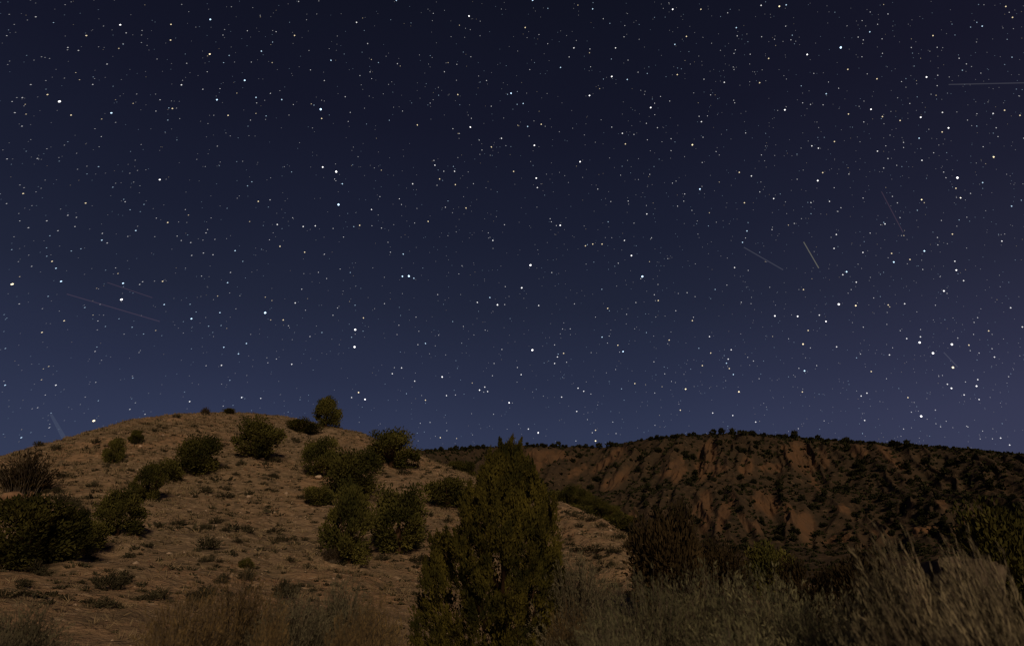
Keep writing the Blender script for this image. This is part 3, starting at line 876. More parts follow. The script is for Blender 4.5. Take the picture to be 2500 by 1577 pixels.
# ------------------------------------------------------------------ brush in front
rng = np.random.RandomState(31)
KINDS = {
 'rabbit': [stems_brush('rabbit', M['rabbit'], M['twig'], 600 + k, 720, 30, .70, .046, height=1.0, plume=.6, wide=.3, lean=(-.05, 0), scatter=.36, slim=.22, fan=1.2, even=.80) for k in range(3)],
 'plume': [stems_brush('plume', M['plume'], M['twig'], 620 + k, 210, 44, .42, .056, height=1.0, plume=.5, wide=.5, lean=(-.45 + .2 * k, 0), fan=.9, scatter=.2, slim=.17, thick=.005) for k in range(2)],
 'dry': [stems_brush('dry', M['dry'], M['twig'], 640 + k, 460, 26, .62, .05, height=1.0, plume=.6, wide=.4, scatter=.5, fan=1.15, even=.78) for k in range(2)],
 'greysage': [stems_brush('greysage', M['sage'], M['twig'], 660 + k, 520, 36, .68, .05, height=1.0, plume=.65, wide=.35, scatter=.5, fan=1.2, even=.8) for k in range(2)],
}
def brush(name, kind, k, px, top_y, r, width, label, rot=None, h=None):
    x, y, z = stand(px, r)
    d = ray(px, top_y)
    H = CAM_Z + d[2] * (y / d[1]) - z
    H *= {'rabbit': .94, 'plume': 1.0, 'dry': 1.12, 'greysage': 1.12}.get(kind, 1.1)
    fol, stm = KINDS[kind][k]
    t = thing(name, label, 'shrub', (x, y, z), None, rng.uniform(0, 6.28) if rot is None else rot)
    obj('foliage', fol, t, scale=(width, width, H)); obj('stems', stm, t, scale=(width, width, H))
    return t
brush('rabbitbrush', 'rabbit', 0, 1590, 1365, 6.6, 1.15, 'pale olive rabbitbrush, left end of the large clump at lower right', 0)
brush('rabbitbrush', 'rabbit', 1, 1730, 1345, 7.0, 1.30, 'pale olive rabbitbrush, tallest in the middle of the clump at lower right', 0)
brush('rabbitbrush', 'rabbit', 2, 1880, 1360, 6.6, 1.15, 'olive rabbitbrush right of the tallest one in the clump', 0)
brush('rabbitbrush', 'rabbit', 0, 2010, 1405, 6.2, 1.0, 'greyer rabbitbrush at the right end of the clump', 1.2)
brush('rabbitbrush', 'rabbit', 1, 1480, 1470, 5.6, .75, 'low rabbitbrush in front of the left end of the clump', 2.0)
brush('rabbitbrush', 'rabbit', 2, 1800, 1470, 5.0, .95, 'low leafy rabbitbrush at the bottom edge under the tallest one', .4)
brush('sagebrush', 'greysage', 0, 1410, 1372, 10.5, .95, 'grey brown rounded brush just right of the foreground juniper')
brush('sagebrush', 'greysage', 1, 2140, 1440, 5.6, .75, 'low grey brush between the rabbitbrush clump and the plumes')
brush('plume_shrub', 'plume', 0, 2330, 1280, 5.6, 1.05, 'pale feathery brush leaning left in front of the pale slab', 0)
brush('plume_shrub', 'plume', 1, 2440, 1385, 5.0, 1.0, 'pale feathery brush at the lower right corner', 0)
brush('plume_shrub', 'plume', 0, 2520, 1320, 6.0, 1.0, 'pale feathery brush cut by the right edge', .2)
brush('plume_shrub', 'plume', 1, 2225, 1335, 6.0, .55, 'thin tan plumes left of the pale slab', 0)
brush('plume_shrub', 'plume', 1, 2420, 1300, 6.4, .95, 'pale feathery brush rising in front of the right half of the slab', .1)
brush('plume_shrub', 'plume', 0, 2480, 1350, 5.8, .9, 'pale feathery brush leaning over the right end of the slab', -.2)
brush('plume_shrub', 'plume', 0, 2260, 1475, 4.4, .75, 'arching tan stalks at the bottom right', .3)
BRC = [crown_mesh('foliage', M['brown'], 800 + k, 50, 200, .05, 'low', .19) for k in range(2)]
def brown_bush(px, top, w, r, k, label):
    x, y, z = stand(px, r)
    d = ray(px, top)
    H = (CAM_Z + d[2] * (y / d[1]) - z) * 1.12
    W = w / FPX * y * 1.15
    t = thing('brown_shrub', label, 'shrub', (x, y, z - .05), None, px % 6.28)
    obj('foliage', BRC[k], t, scale=(W, W, H)); obj('stems', TRK[k], t, scale=(W, W, H * .9))
brown_bush(1625, 1232, 160, 26, 0, 'dark brown bush behind the left of the rabbitbrush clump')
brown_bush(2110, 1352, 150, 19, 1, 'low dark brown bush behind the gap between rabbitbrush and plumes')
brown_bush(1760, 1325, 120, 30, 1, 'dark brown bush behind the tallest rabbitbrush')
brown_bush(1960, 1362, 130, 24, 0, 'low dark bush behind the right of the rabbitbrush clump')
brush('sagebrush', 'greysage', 1, 90, 1498, 9.0, .85, 'grey sagebrush in the lower left corner')
brush('sagebrush', 'greysage', 0, -10, 1530, 8.0, .7, 'grey sagebrush cut by the left edge at the bottom')
brush('dry_brush', 'dry', 0, 470, 1455, 7.6, .85, 'olive brown brush at the bottom, leftmost of the row before the slope')
brush('dry_brush', 'dry', 1, 590, 1410, 8.6, .85, 'golden brown brush standing highest in the bottom row')
brush('sagebrush', 'greysage', 0, 720, 1462, 8.6, .85, 'grey sagebrush under the dark shrub at the foot of the slope', 2.2)
brush('sagebrush', 'greysage', 1, 840, 1440, 9.0, .85, 'grey sagebrush in the bottom row left of the golden stalks', 1.1)
brush('dry_brush', 'dry', 0, 925, 1455, 8.0, .60, 'golden dry stalks just left of the foreground juniper', 1.9)
brush('dry_brush', 'dry', 1, 680, 1470, 6.4, .30, 'thin golden stalk cluster rising from the bottom left of centre', .7)
brush('dry_brush', 'dry', 1, 860, 1505, 6.0, .45, 'short dry stalks at the bottom edge left of the foreground juniper', 2.7)
brush('dry_brush', 'dry', 0, 420, 1530, 6.2, .5, 'short dry stalks at the bottom edge near the left', .4)
brush('dry_brush', 'dry', 1, 1390, 1490, 7.4, .55, 'dry grey stalks right of the foreground juniper at the bottom', 3.3)

# ------------------------------------------------------------------ the pale slab among the plumes
def slab():
    import bmesh
    r = 8.2
    cx_, cy_, cz_ = stand(2385, r)
    def pt(px, py, dr=0.0):
        d = ray(px, py); k = (cy_ + dr) / d[1]
        return Vector((d[0] * k - cx_, dr, CAM_Z + d[2] * k - cz_))
    front = [pt(2292, 1360), pt(2340, 1359, .06), pt(2392, 1366, .02), pt(2436, 1372, .10), pt(2462, 1384, .16), pt(2456, 1440, .05), pt(2440, 1560, -.10), pt(2350, 1560, -.20), pt(2316, 1430, -.08)]
    bm = bmesh.new()
    rng2 = random.Random(4)
    f = [bm.verts.new(v) for v in front]
    b = [bm.verts.new(v + Vector((rng2.uniform(-.03, .03), .38 + rng2.uniform(-.05, .05), -.05))) for v in front]
    bm.faces.new(f[::-1]); bm.faces.new(b)
    for k in range(len(f)):
        bm.faces.new((f[k], f[(k + 1) % len(f)], b[(k + 1) % len(f)], b[k]))
    bmesh.ops.recalc_face_normals(bm, faces=bm.faces)
    bmesh.ops.bevel(bm, geom=list(bm.edges), offset=.018, segments=2, affect='EDGES')
    bmesh.ops.triangulate(bm, faces=bm.faces)
    bmesh.ops.subdivide_edges(bm, edges=bm.edges, cuts=2)
    for v in bm.verts:
        v.co += Vector((rng2.uniform(-1, 1), rng2.uniform(-1, 1), rng2.uniform(-1, 1))) * .016
    me = bpy.data.meshes.new('stone_slab'); bm.to_mesh(me); bm.free()
    me.materials.append(M['slab'])
    tag(obj('stone_slab', me, None, (cx_, cy_, cz_)), 'pale flat topped slab half hidden behind the feathery brush', 'rock')
slab()

# ------------------------------------------------------------------ stars
SKY_R = 7000.0
# per block of the photograph: x0, y0 of the block, then (x, y, magnitude 1..6, tint) read at 3.0384 x
STARS = {
 (0, 0): [(441,755,6,'w'),(826,840,5,'b'),(1560,147,5,'b'),(892,187,5,'w'),(1268,184,4,'o'),(1265,300,4,'o'),(641,267,4,'o'),(1556,404,5,'o'),(1815,598,5,'b'),(1609,742,5,'b'),
  (352,704,4,'o'),(527,856,4,'o'),(582,377,3,'w'),(503,355,3,'w'),(881,362,3,'o'),(936,247,3,'w'),(913,327,2,'w'),(265,128,3,'w'),(50,268,3,'w'),(688,629,3,'w'),(562,541,3,'o'),
  (794,478,3,'w'),(1346,632,4,'w'),(1279,807,4,'o'),(1252,803,3,'b'),(1245,893,3,'b'),(988,769,3,'o'),(1692,858,4,'o'),(1700,414,3,'b'),(1385,472,3,'w'),(1537,535,3,'w'),(1835,231,3,'w'),
  (1654,263,3,'w'),(1666,222,2,'w'),(1864,463,3,'w'),(1757,693,3,'o'),(1632,660,3,'w'),(1185,1334,5,'w'),(731,1238,3,'b'),(837,1390,3,'b'),(1836,1380,3,'b'),(1775,1455,2,'w'),
  (172,1437,4,'o'),(635,1508,4,'o'),(918,1480,3,'b'),(52,1181,3,'w'),(437,1170,2,'w'),(228,1037,2,'w'),(752,1015,3,'w'),(704,957,2,'w'),(754,885,3,'o'),(166,726,3,'w'),(193,849,3,'o'),
  (187,776,3,'o'),(90,755,3,'w'),(110,838,3,'w'),(590,594,3,'o'),(340,600,2,'w'),(478,582,2,'w'),(228,630,3,'w'),(1740,463,2,'w'),(1348,36,2,'w'),(1400,90,2,'w'),(1453,204,2,'w'),
  (1050,263,2,'w'),(1054,229,2,'w'),(1858,893,3,'w'),(1708,1010,2,'w'),(1847,1008,2,'w'),(1612,1086,3,'w'),(1460,1184,2,'w'),(1523,1237,2,'w'),(1800,1198,2,'w'),(1003,1190,2,'w'),(1082,1261,2,'w'),
  (1020,1266,2,'w'),(575,1257,2,'w'),(335,1338,2,'w'),(163,938,3,'w'),(1868,1350,3,'b'),(1875,60,2,'w'),(305,1398,2,'w'),(267,1425,2,'w'),(308,424,2,'w'),(71,456,2,'w'),(483,38,2,'w'),(1014,700,2,'w')],
 (625, 0): [(286,266,4,'o'),(149,238,3,'w'),(123,315,3,'b'),(110,334,2,'o'),(40,382,4,'b'),(120,467,3,'o'),(556,450,4,'b'),(746,169,4,'w'),(1041,6,4,'b'),(828,326,3,'w'),(803,229,2,'b'),
  (856,444,3,'o'),(908,467,3,'b'),(1580,122,5,'w'),(1509,190,3,'o'),(1554,213,2,'w'),(1398,80,2,'w'),(1315,102,3,'w'),(1276,71,2,'w'),(1308,156,2,'w'),(1594,424,3,'w'),(1425,467,3,'o'),(1490,480,3,'w'),
  (1070,492,3,'o'),(1049,475,3,'w'),(1280,478,2,'w'),(191,741,4,'b'),(480,813,6,'b'),(487,881,4,'o'),(410,773,3,'o'),(277,778,3,'w'),(107,695,3,'w'),(404,521,3,'w'),(507,600,3,'w'),(771,563,3,'w'),
  (846,536,3,'w'),(858,586,3,'w'),(0,725,4,'b'),(5,766,3,'w'),(1197,929,4,'o'),(1590,945,5,'w'),(1497,704,4,'o'),(1355,709,3,'b'),(1292,767,3,'w'),(1314,742,2,'w'),(1866,702,3,'b'),(1892,694,5,'b'),
  (1087,826,3,'w'),(1745,790,3,'w'),(1821,1028,4,'w'),(1746,1092,4,'o'),(1500,992,3,'o'),(1656,1041,3,'w'),(495,1241,5,'w'),(595,1275,6,'w'),(264,1277,3,'b'),(641,1365,4,'b'),(1162,1365,4,'w'),
  (1327,1227,4,'w'),(1320,1192,3,'w'),(1393,1272,3,'w'),(1473,1272,4,'w'),(1362,1329,4,'o'),(1479,1371,4,'o'),(1343,1376,3,'w'),(1613,1364,3,'w'),(1574,1277,2,'w'),(1424,1492,3,'b'),(1063,1476,3,'w'),
  (612,1519,6,'b'),(17,1495,4,'o'),(104,1484,3,'w'),(583,1330,3,'w'),(590,1218,2,'w'),(878,1247,2,'w'),(210,1238,2,'w'),(1540,1460,2,'w'),(1706,1394,2,'w'),(757,1164,2,'w'),(323,1060,2,'w'),
  (684,903,3,'w'),(805,805,2,'w'),(840,715,2,'w'),(662,720,3,'w'),(487,746,2,'w'),(603,270,2,'w'),(1447,275,2,'w'),(1662,268,2,'w'),(1548,280,2,'w'),(1663,160,2,'w'),(1820,70,2,'w'),(1710,600,3,'w'),
  (1487,598,2,'w'),(1574,856,2,'w'),(75,862,3,'b'),(71,888,2,'w'),(245,856,2,'w'),(1213,410,2,'w'),(965,420,2,'w')],
 (1250, 0): [(153,4,5,'b'),(489,41,3,'o'),(598,69,4,'b'),(677,142,3,'w'),(726,176,3,'b'),(837,193,3,'w'),(1192,72,5,'w'),(1401,72,4,'o'),(1600,98,3,'w'),(1848,43,4,'w'),(98,207,4,'o'),(200,259,3,'w'),
  (831,276,3,'w'),(1294,273,4,'o'),(1664,208,4,'b'),(1671,269,3,'w'),(1208,332,4,'b'),(459,358,4,'w'),(578,366,3,'w'),(575,394,3,'o'),(768,358,4,'w'),(360,503,4,'b'),(132,519,3,'w'),(583,498,3,'w'),
  (740,570,5,'w'),(678,589,3,'b'),(855,592,4,'b'),(650,660,3,'o'),(575,711,5,'w'),(1657,373,3,'w'),(1647,399,3,'w'),(1767,405,3,'w'),(1575,613,4,'w'),(1837,616,4,'o'),(1226,556,4,'o'),(935,538,3,'w'),
  (1029,800,5,'w'),(1058,768,3,'w'),(1059,853,3,'w'),(83,770,4,'b'),(38,776,3,'b'),(217,924,4,'o'),(43,931,3,'o'),(116,940,4,'b'),(166,1080,5,'w'),(1405,905,4,'w'),(1450,862,3,'w'),(1388,865,3,'w'),
  (1338,1076,5,'o'),(1417,1020,3,'w'),(819,991,4,'w'),(841,1070,4,'o'),(740,945,3,'w'),(1180,1031,3,'w'),(1004,1039,3,'w'),(1079,949,3,'w'),(997,917,3,'w'),(505,1201,5,'w'),(180,1323,5,'w'),(188,1393,4,'w'),
  (12,1273,4,'o'),(1394,1404,5,'b'),(1217,1345,3,'w'),(1190,1360,3,'w'),(1686,1280,4,'o'),(1776,1307,4,'w'),(1537,1352,3,'o'),(1281,1440,3,'w'),(1022,1295,3,'w'),(806,1301,3,'w'),(636,1404,3,'w'),
  (1838,1425,3,'w'),(1645,746,3,'w'),(1652,765,3,'w'),(1473,706,3,'w'),(1424,590,3,'w'),(1641,500,3,'w'),(1647,519,3,'w'),(1733,988,3,'w'),(1514,1126,3,'w'),(1411,1207,3,'w'),(1850,1151,3,'w'),
  (265,327,3,'w'),(424,425,3,'w'),(112,282,2,'w'),(661,891,2,'w'),(163,899,2,'w'),(537,1003,2,'w'),(618,1057,2,'w'),(1170,752,3,'w'),(1322,478,2,'w'),(1102,718,3,'w'),(987,680,2,'w'),(405,267,2,'w')],
 (1875, 0): [(540,355,6,'b'),(84,50,5,'o'),(135,39,4,'b'),(291,407,5,'w'),(5,436,4,'o'),(592,517,4,'o'),(1176,574,5,'w'),(1259,561,3,'w'),(1224,267,4,'o'),(1814,132,4,'o'),(1764,51,4,'o'),(1589,197,4,'b'),
  (1503,204,3,'b'),(1549,169,3,'b'),(698,156,3,'w'),(755,239,4,'b'),(813,183,3,'w'),(669,278,3,'w'),(707,299,3,'w'),(846,291,3,'w'),(858,37,3,'o'),(890,107,3,'w'),(758,92,3,'w'),(432,698,4,'b'),(524,657,3,'w'),
  (449,611,3,'w'),(697,424,3,'w'),(808,587,4,'o'),(991,608,3,'w'),(1063,355,3,'w'),(125,817,5,'w'),(597,848,4,'o'),(764,813,5,'w'),(849,867,4,'o'),(980,896,4,'o'),(1133,872,5,'w'),(1294,836,4,'w'),(1339,951,5,'w'),
  (1292,981,4,'o'),(1121,1027,4,'b'),(1670,844,4,'w'),(1755,820,4,'o'),(1869,858,4,'o'),(325,1084,4,'w'),(374,1101,4,'w'),(493,1052,4,'o'),(406,1282,4,'o'),(369,1341,5,'w'),(216,1331,3,'w'),(812,1123,4,'w'),
  (874,1084,3,'w'),(1142,1191,4,'w'),(890,1178,3,'w'),(858,1248,3,'w'),(1405,1320,6,'w'),(1320,1320,3,'w'),(1592,1356,4,'b'),(1674,1166,5,'o'),(1140,1482,4,'o'),(1428,1468,4,'o'),(1394,1398,4,'o'),(923,1458,3,'w'),
  (960,1506,3,'w'),(43,1474,3,'w'),(491,1394,3,'w'),(318,1503,3,'w'),(456,1496,3,'w'),(1596,1090,3,'w'),(1229,1135,3,'w'),(1303,1278,3,'w'),(257,765,3,'w'),(180,264,3,'b'),(170,298,3,'w'),(48,294,3,'w'),
  (131,197,3,'w'),(1472,477,3,'w'),(1418,435,3,'w'),(1810,427,3,'b'),(1579,545,3,'w'),(1255,354,3,'w'),(1255,638,3,'w'),(1693,950,3,'w'),(1511,934,2,'w'),(1480,893,3,'w'),(1052,770,3,'w'),(340,547,3,'w'),
  (600,1293,3,'w'),(955,1228,3,'w'),(1545,1211,2,'w'),(1706,1015,3,'w')],
 (0, 480): [(90,650,6,'o'),(453,629,5,'b'),(415,532,4,'b'),(386,481,4,'o'),(913,643,5,'b'),(901,764,6,'w'),(1218,801,4,'b'),(1206,629,4,'o'),(1244,193,4,'o'),(1375,97,3,'w'),(1398,138,3,'o'),(965,99,3,'b'),(1007,253,4,'b'),
  (755,324,4,'b'),(795,345,3,'w'),(759,274,3,'w'),(345,381,3,'b'),(347,443,3,'b'),(87,394,3,'b'),(476,921,4,'o'),(311,1007,4,'o'),(690,879,3,'o'),(1420,906,5,'b'),(1631,861,4,'b'),(1688,639,4,'b'),(1744,402,4,'b'),
  (1415,342,3,'w'),(1540,245,3,'w'),(1314,294,3,'w'),(1410,799,3,'b'),(1155,993,3,'o'),(1065,1019,3,'b'),(980,969,3,'b'),(883,906,3,'b'),(782,963,3,'b'),(1828,1089,4,'b'),(1769,1166,4,'b'),(1660,1117,4,'b'),(1643,1251,4,'w'),
  (1705,1362,3,'b'),(361,1259,3,'o'),(308,1358,3,'o'),(414,1398,4,'w'),(38,1398,4,'b'),(710,1377,3,'w'),(719,1115,3,'b'),(985,1345,3,'b'),(1793,1490,3,'b'),(875,571,3,'o'),(858,529,3,'w'),(1058,632,3,'w'),(1036,652,3,'w'),
  (948,296,3,'w'),(430,254,3,'w'),(370,291,3,'b'),(556,223,3,'w'),(529,404,3,'b'),(600,388,3,'b'),(567,155,3,'w'),(503,140,3,'w'),(347,181,3,'w'),(357,740,3,'b'),(629,823,3,'b'),(315,831,2,'w'),(143,796,3,'w'),
  (1710,563,3,'w'),(1509,419,3,'w'),(1580,432,3,'w'),(1422,437,3,'w'),(1614,738,3,'o'),(1495,590,3,'w'),(1852,186,3,'o'),(1068,59,3,'b'),(1594,318,3,'w'),(211,232,3,'w'),(146,594,3,'o'),(213,435,2,'w'),(40,1126,3,'b'),
  (731,685,2,'w'),(1528,270,3,'w'),(322,1277,3,'o'),(705,1148,3,'w'),(1640,956,3,'b'),(1547,961,3,'b')],
 (625, 480): [(68,862,6,'b'),(291,789,4,'w'),(178,370,4,'o'),(361,413,4,'o'),(158,208,4,'w'),(350,223,4,'w'),(440,218,4,'w'),(857,97,4,'w'),(769,214,4,'o'),(931,234,3,'w'),(1092,427,4,'b'),(1086,592,5,'b'),(1134,590,6,'b'),
  (1171,606,4,'b'),(1277,185,4,'o'),(1558,86,4,'o'),(1757,326,4,'w'),(1843,210,3,'w'),(1723,270,3,'w'),(1735,749,4,'b'),(1791,803,5,'w'),(1642,785,4,'w'),(1845,801,3,'w'),(1348,727,3,'w'),(1849,668,3,'w'),(736,987,6,'w'),
  (731,1115,6,'w'),(797,900,4,'o'),(202,915,4,'o'),(109,915,3,'o'),(118,771,3,'o'),(69,746,3,'o'),(241,958,3,'w'),(489,1008,3,'b'),(709,1043,3,'b'),(794,998,3,'b'),(1046,1023,3,'w'),(1257,1089,4,'b'),(1208,999,3,'w'),
  (1080,1270,4,'w'),(1011,1313,4,'w'),(1177,1368,4,'w'),(1381,1337,5,'w'),(1413,1475,4,'w'),(1658,1435,4,'w'),(1697,1412,4,'w'),(1718,1445,4,'w'),(1257,1509,4,'o'),(762,1452,4,'o'),(808,1503,5,'w'),(710,1490,3,'w'),
  (265,1243,4,'w'),(151,1204,3,'w'),(88,1232,3,'w'),(36,1496,3,'w'),(339,687,3,'w'),(524,608,3,'w'),(463,562,3,'w'),(624,538,3,'w'),(100,321,3,'w'),(272,158,3,'w'),(1528,513,3,'w'),(1505,574,3,'w'),(1355,1028,3,'w'),
  (1060,954,3,'w'),(1187,894,3,'w'),(1766,1237,3,'w'),(1754,1328,3,'w'),(1824,1133,3,'w'),(1604,1382,3,'o'),(1201,1098,3,'w'),(605,826,3,'w'),(571,880,3,'w'),(1177,197,3,'w'),(1064,17,3,'w'),(1079,60,3,'w'),(1405,80,3,'w'),
  (997,413,3,'w'),(979,340,3,'w'),(952,599,2,'w'),(739,665,2,'w'),(953,794,3,'w'),(880,831,2,'w'),(1700,990,3,'w'),(1538,963,3,'w'),(367,843,3,'w'),(572,237,3,'w'),(860,217,3,'w'),(1022,209,2,'w'),(1026,1268,3,'w')],
 (1250, 480): [(137,509,6,'w'),(72,677,5,'w'),(967,593,6,'b'),(886,438,5,'w'),(358,214,5,'w'),(329,216,3,'w'),(292,188,3,'w'),(283,165,3,'w'),(599,353,4,'o'),(545,366,4,'o'),(668,353,4,'o'),(559,357,3,'b'),(834,326,4,'w'),
  (1000,130,4,'w'),(1020,483,3,'o'),(1724,47,4,'o'),(1274,35,3,'w'),(1228,72,3,'w'),(1743,256,4,'b'),(1710,340,4,'b'),(1732,308,3,'w'),(1457,219,3,'b'),(1651,527,4,'w'),(1752,548,3,'w'),(1507,689,3,'b'),(1594,657,3,'w'),
  (710,829,4,'o'),(722,847,3,'b'),(198,808,4,'w'),(1056,728,3,'w'),(1085,771,4,'o'),(1083,652,3,'w'),(919,786,3,'w'),(463,796,3,'w'),(1299,713,3,'w'),(1358,742,3,'w'),(1338,920,4,'o'),(1346,895,3,'w'),(1465,1038,4,'w'),
  (1166,1064,4,'o'),(668,1042,4,'b'),(721,1034,3,'w'),(708,1086,3,'w'),(785,1102,4,'o'),(824,1149,5,'b'),(798,1153,3,'w'),(587,1157,3,'w'),(151,1138,6,'w'),(383,1162,4,'o'),(337,1189,4,'w'),(316,1237,4,'w'),(375,982,3,'w'),
  (432,981,3,'w'),(1474,1160,4,'o'),(1412,1253,4,'o'),(1604,1205,4,'w'),(1591,1235,4,'b'),(1612,1275,4,'o'),(1626,1136,4,'w'),(1642,1319,4,'b'),(1288,1427,5,'o'),(1683,1447,5,'o'),(911,1386,4,'o'),(1113,1409,3,'o'),
  (1053,1225,3,'w'),(1133,1314,3,'w'),(1183,1370,3,'w'),(490,1420,4,'w'),(532,1443,4,'w'),(585,1464,3,'w'),(368,1486,4,'w'),(68,1320,4,'w'),(40,1267,3,'w'),(405,1228,3,'w'),(295,564,3,'w'),(905,198,3,'w'),(733,38,3,'w'),
  (862,34,3,'w'),(1833,1350,3,'w'),(1749,1192,3,'w'),(1791,1219,3,'w'),(1215,847,3,'w'),(850,873,3,'w'),(619,894,3,'w'),(316,1100,3,'w'),(1035,306,3,'w'),(1701,784,3,'w'),(1773,794,3,'w'),(1059,1456,3,'w'),(740,306,2,'w')],
 (1875, 480): [(525,799,6,'w'),(51,885,5,'w'),(220,888,5,'w'),(381,879,4,'w'),(430,926,5,'w'),(651,809,5,'o'),(263,690,4,'o'),(555,580,4,'w'),(583,558,5,'b'),(655,635,4,'w'),(617,690,3,'w'),(892,804,4,'o'),(903,818,3,'o'),
  (1014,795,4,'w'),(933,486,5,'b'),(917,422,4,'o'),(1160,404,5,'b'),(1053,467,4,'o'),(704,415,4,'w'),(868,204,4,'w'),(979,157,3,'w'),(507,282,4,'w'),(1139,24,4,'o'),(490,385,4,'w'),(541,84,3,'w'),(518,111,3,'w'),
  (319,46,3,'w'),(456,36,3,'w'),(42,16,4,'w'),(1429,11,4,'w'),(1368,279,4,'o'),(1807,72,4,'b'),(1475,154,3,'w'),(1735,331,4,'w'),(1386,480,4,'w'),(1397,546,5,'w'),(1451,624,4,'w'),(1305,700,5,'w'),(1328,718,3,'w'),
  (1125,1082,6,'w'),(1131,1040,4,'w'),(1132,986,3,'w'),(1029,1053,4,'w'),(1364,1096,6,'w'),(1224,1161,6,'w'),(1372,1267,6,'o'),(1490,1101,4,'o'),(1500,1142,3,'w'),(1637,996,4,'o'),(1555,898,3,'w'),(1529,933,3,'w'),
  (260,1094,5,'o'),(298,993,4,'o'),(271,1292,5,'b'),(255,1448,4,'o'),(1331,1391,4,'w'),(1361,1421,5,'w'),(1547,1405,5,'w'),(1465,1374,3,'w'),(1455,1470,4,'w'),(1038,1490,4,'o'),(734,1457,4,'w'),(691,1478,4,'w'),
  (879,1350,3,'w'),(766,1297,4,'o'),(509,1114,4,'w'),(314,1122,3,'w'),(901,1174,4,'w'),(686,1167,3,'w'),(153,1054,3,'w'),(34,1037,3,'o'),(707,968,3,'w'),(981,994,3,'w'),(882,948,3,'w'),(1148,541,3,'w'),(1260,359,3,'w'),
  (1257,304,3,'w'),(1525,1022,3,'w'),(1800,825,4,'w'),(1887,967,4,'w'),(1680,1190,4,'w'),(1662,1128,3,'w'),(1566,1160,3,'w'),(1556,1357,4,'w'),(1267,1333,3,'w'),(1294,1326,3,'w'),(1566,1504,4,'w'),(1785,1335,3,'w'),
  (361,1253,3,'w'),(229,1273,3,'w'),(1008,290,3,'o'),(1286,178,3,'w'),(784,752,3,'w'),(1242,806,3,'w'),(195,200,3,'w'),(30,246,3,'w')],
}
# lowest strip, above the hills, in photo pixels
LOW = [(229,1027,6,'o'),(463,980,4,'w'),(354,1011,3,'w'),(317,999,3,'w'),(590,970,4,'w'),(636,972,3,'w'),(52,1068,4,'b'),(240,978,3,'b'),(92,995,3,'w'),(1075,1068,4,'o'),(1205,1011,3,'w'),(1091,1051,3,'w'),(1090,1032,2,'w'),
       (1050,1031,3,'w'),(1026,1033,3,'w'),(1243,983,5,'w'),(1290,1047,4,'w'),(1314,1056,5,'w'),(1408,1004,4,'w'),(1454,1050,4,'o'),(1446,1056,3,'w'),(1454,1076,5,'o'),(1504,1058,3,'w'),(1406,1076,3,'w'),(1434,1024,3,'w'),
       (1496,1030,3,'w'),(1599,1038,3,'w'),(1661,1001,4,'o'),(1740,1008,4,'w'),(1789,1014,4,'w'),(1845,1030,4,'w'),(1949,1046,3,'w'),(2012,1027,3,'w'),(2111,1026,4,'w'),(2249,1016,6,'w'),(2206,1047,3,'w'),(2310,1028,3,'w'),
       (2363,1042,3,'w'),(2443,1069,4,'w'),(2465,1086,4,'w'),(2393,1071,3,'w'),(2285,1034,3,'w'),(2360,1040,3,'w'),(2399,1052,3,'w'),(1112,964,3,'w'),(1171,952,4,'w'),(1181,957,3,'w'),(875,958,4,'o'),(892,975,4,'w'),(858,970,3,'w')]

SIZE = {6: 5.6, 5: 4.3, 4: 3.6, 3: 3.2, 2: 2.9, 1: 2.6}           # diameter in photo pixels
GLOW = {6: .85, 5: .62, 4: .34, 3: .17, 2: .085, 1: .038}
TINT = {'w': (1, .98, .97), 'b': (.58, .80, 1.0), 'o': (1.0, .82, .50)}

def glow_mat(name, color, strength):
    m = bpy.data.materials.new(name); m.use_nodes = True
    nt = m.node_tree; nt.nodes.clear()
    out = nt.nodes.new('ShaderNodeOutputMaterial')
    e = nt.nodes.new('ShaderNodeEmission'); e.inputs['Color'].default_value = (*color, 1); e.inputs['Strength'].default_value = strength
    t = nt.nodes.new('ShaderNodeBsdfTransparent')
    a = nt.nodes.new('ShaderNodeAddShader')
    nt.links.new(e.outputs[0], a.inputs[0]); nt.links.new(t.outputs[0], a.inputs[1]); nt.links.new(a.outputs[0], out.inputs[0])
    m.cycles.emission_sampling = 'NONE'
    return m

ICO_V = []
ph = (1 + 5 ** .5) / 2
for a in (-1, 1):
    for b in (-ph, ph):
        ICO_V += [(0, a, b), (a, b, 0), (b, 0, a)]
ICO_V = unit(np.array(ICO_V))
_d = np.linalg.norm(ICO_V[:, None] - ICO_V[None], axis=-1)
_e = _d[_d > .1].min() * 1.01
ICO_F = np.array([(i, j, k) for i in range(12) for j in range(i + 1, 12) for k in range(j + 1, 12)
                  if _d[i, j] < _e and _d[j, k] < _e and _d[i, k] < _e])
for q, f in enumerate(ICO_F):
    if np.dot(np.cross(ICO_V[f[1]] - ICO_V[f[0]], ICO_V[f[2]] - ICO_V[f[0]]), ICO_V[f[0]]) < 0:
        ICO_F[q] = f[[0, 2, 1]]

def star_frame(px, py, size):
    """Centre and local axes of a star: slightly drawn out towards the corners, as the lens shows them."""
    d = unit(ray(px, py))
    right = unit(np.cross(d, (0, 0, 1))); up = np.cross(right, d)
    lf = max(0.0, (1000 - px) / 1000); rt = max(0.0, (px - 1500) / 1000)
    ang = R(38) if px < 1250 else R(115)
    st = 1 + .55 * lf + .2 * rt
    a = right * math.cos(ang) + up * math.sin(ang); b = np.cross(d, a)
    rad = size / FPX / np.linalg.norm(ray(px, py)) * SKY_R / 2
    return d * SKY_R + np.array((0, 0, CAM_Z)), a * rad * st, b * rad / st ** .5, d * rad * .6

sky = bpy.data.objects.new('sky', None)
COL.objects.link(sky)
tag(sky, 'dark blue night sky full of stars', kind='structure')

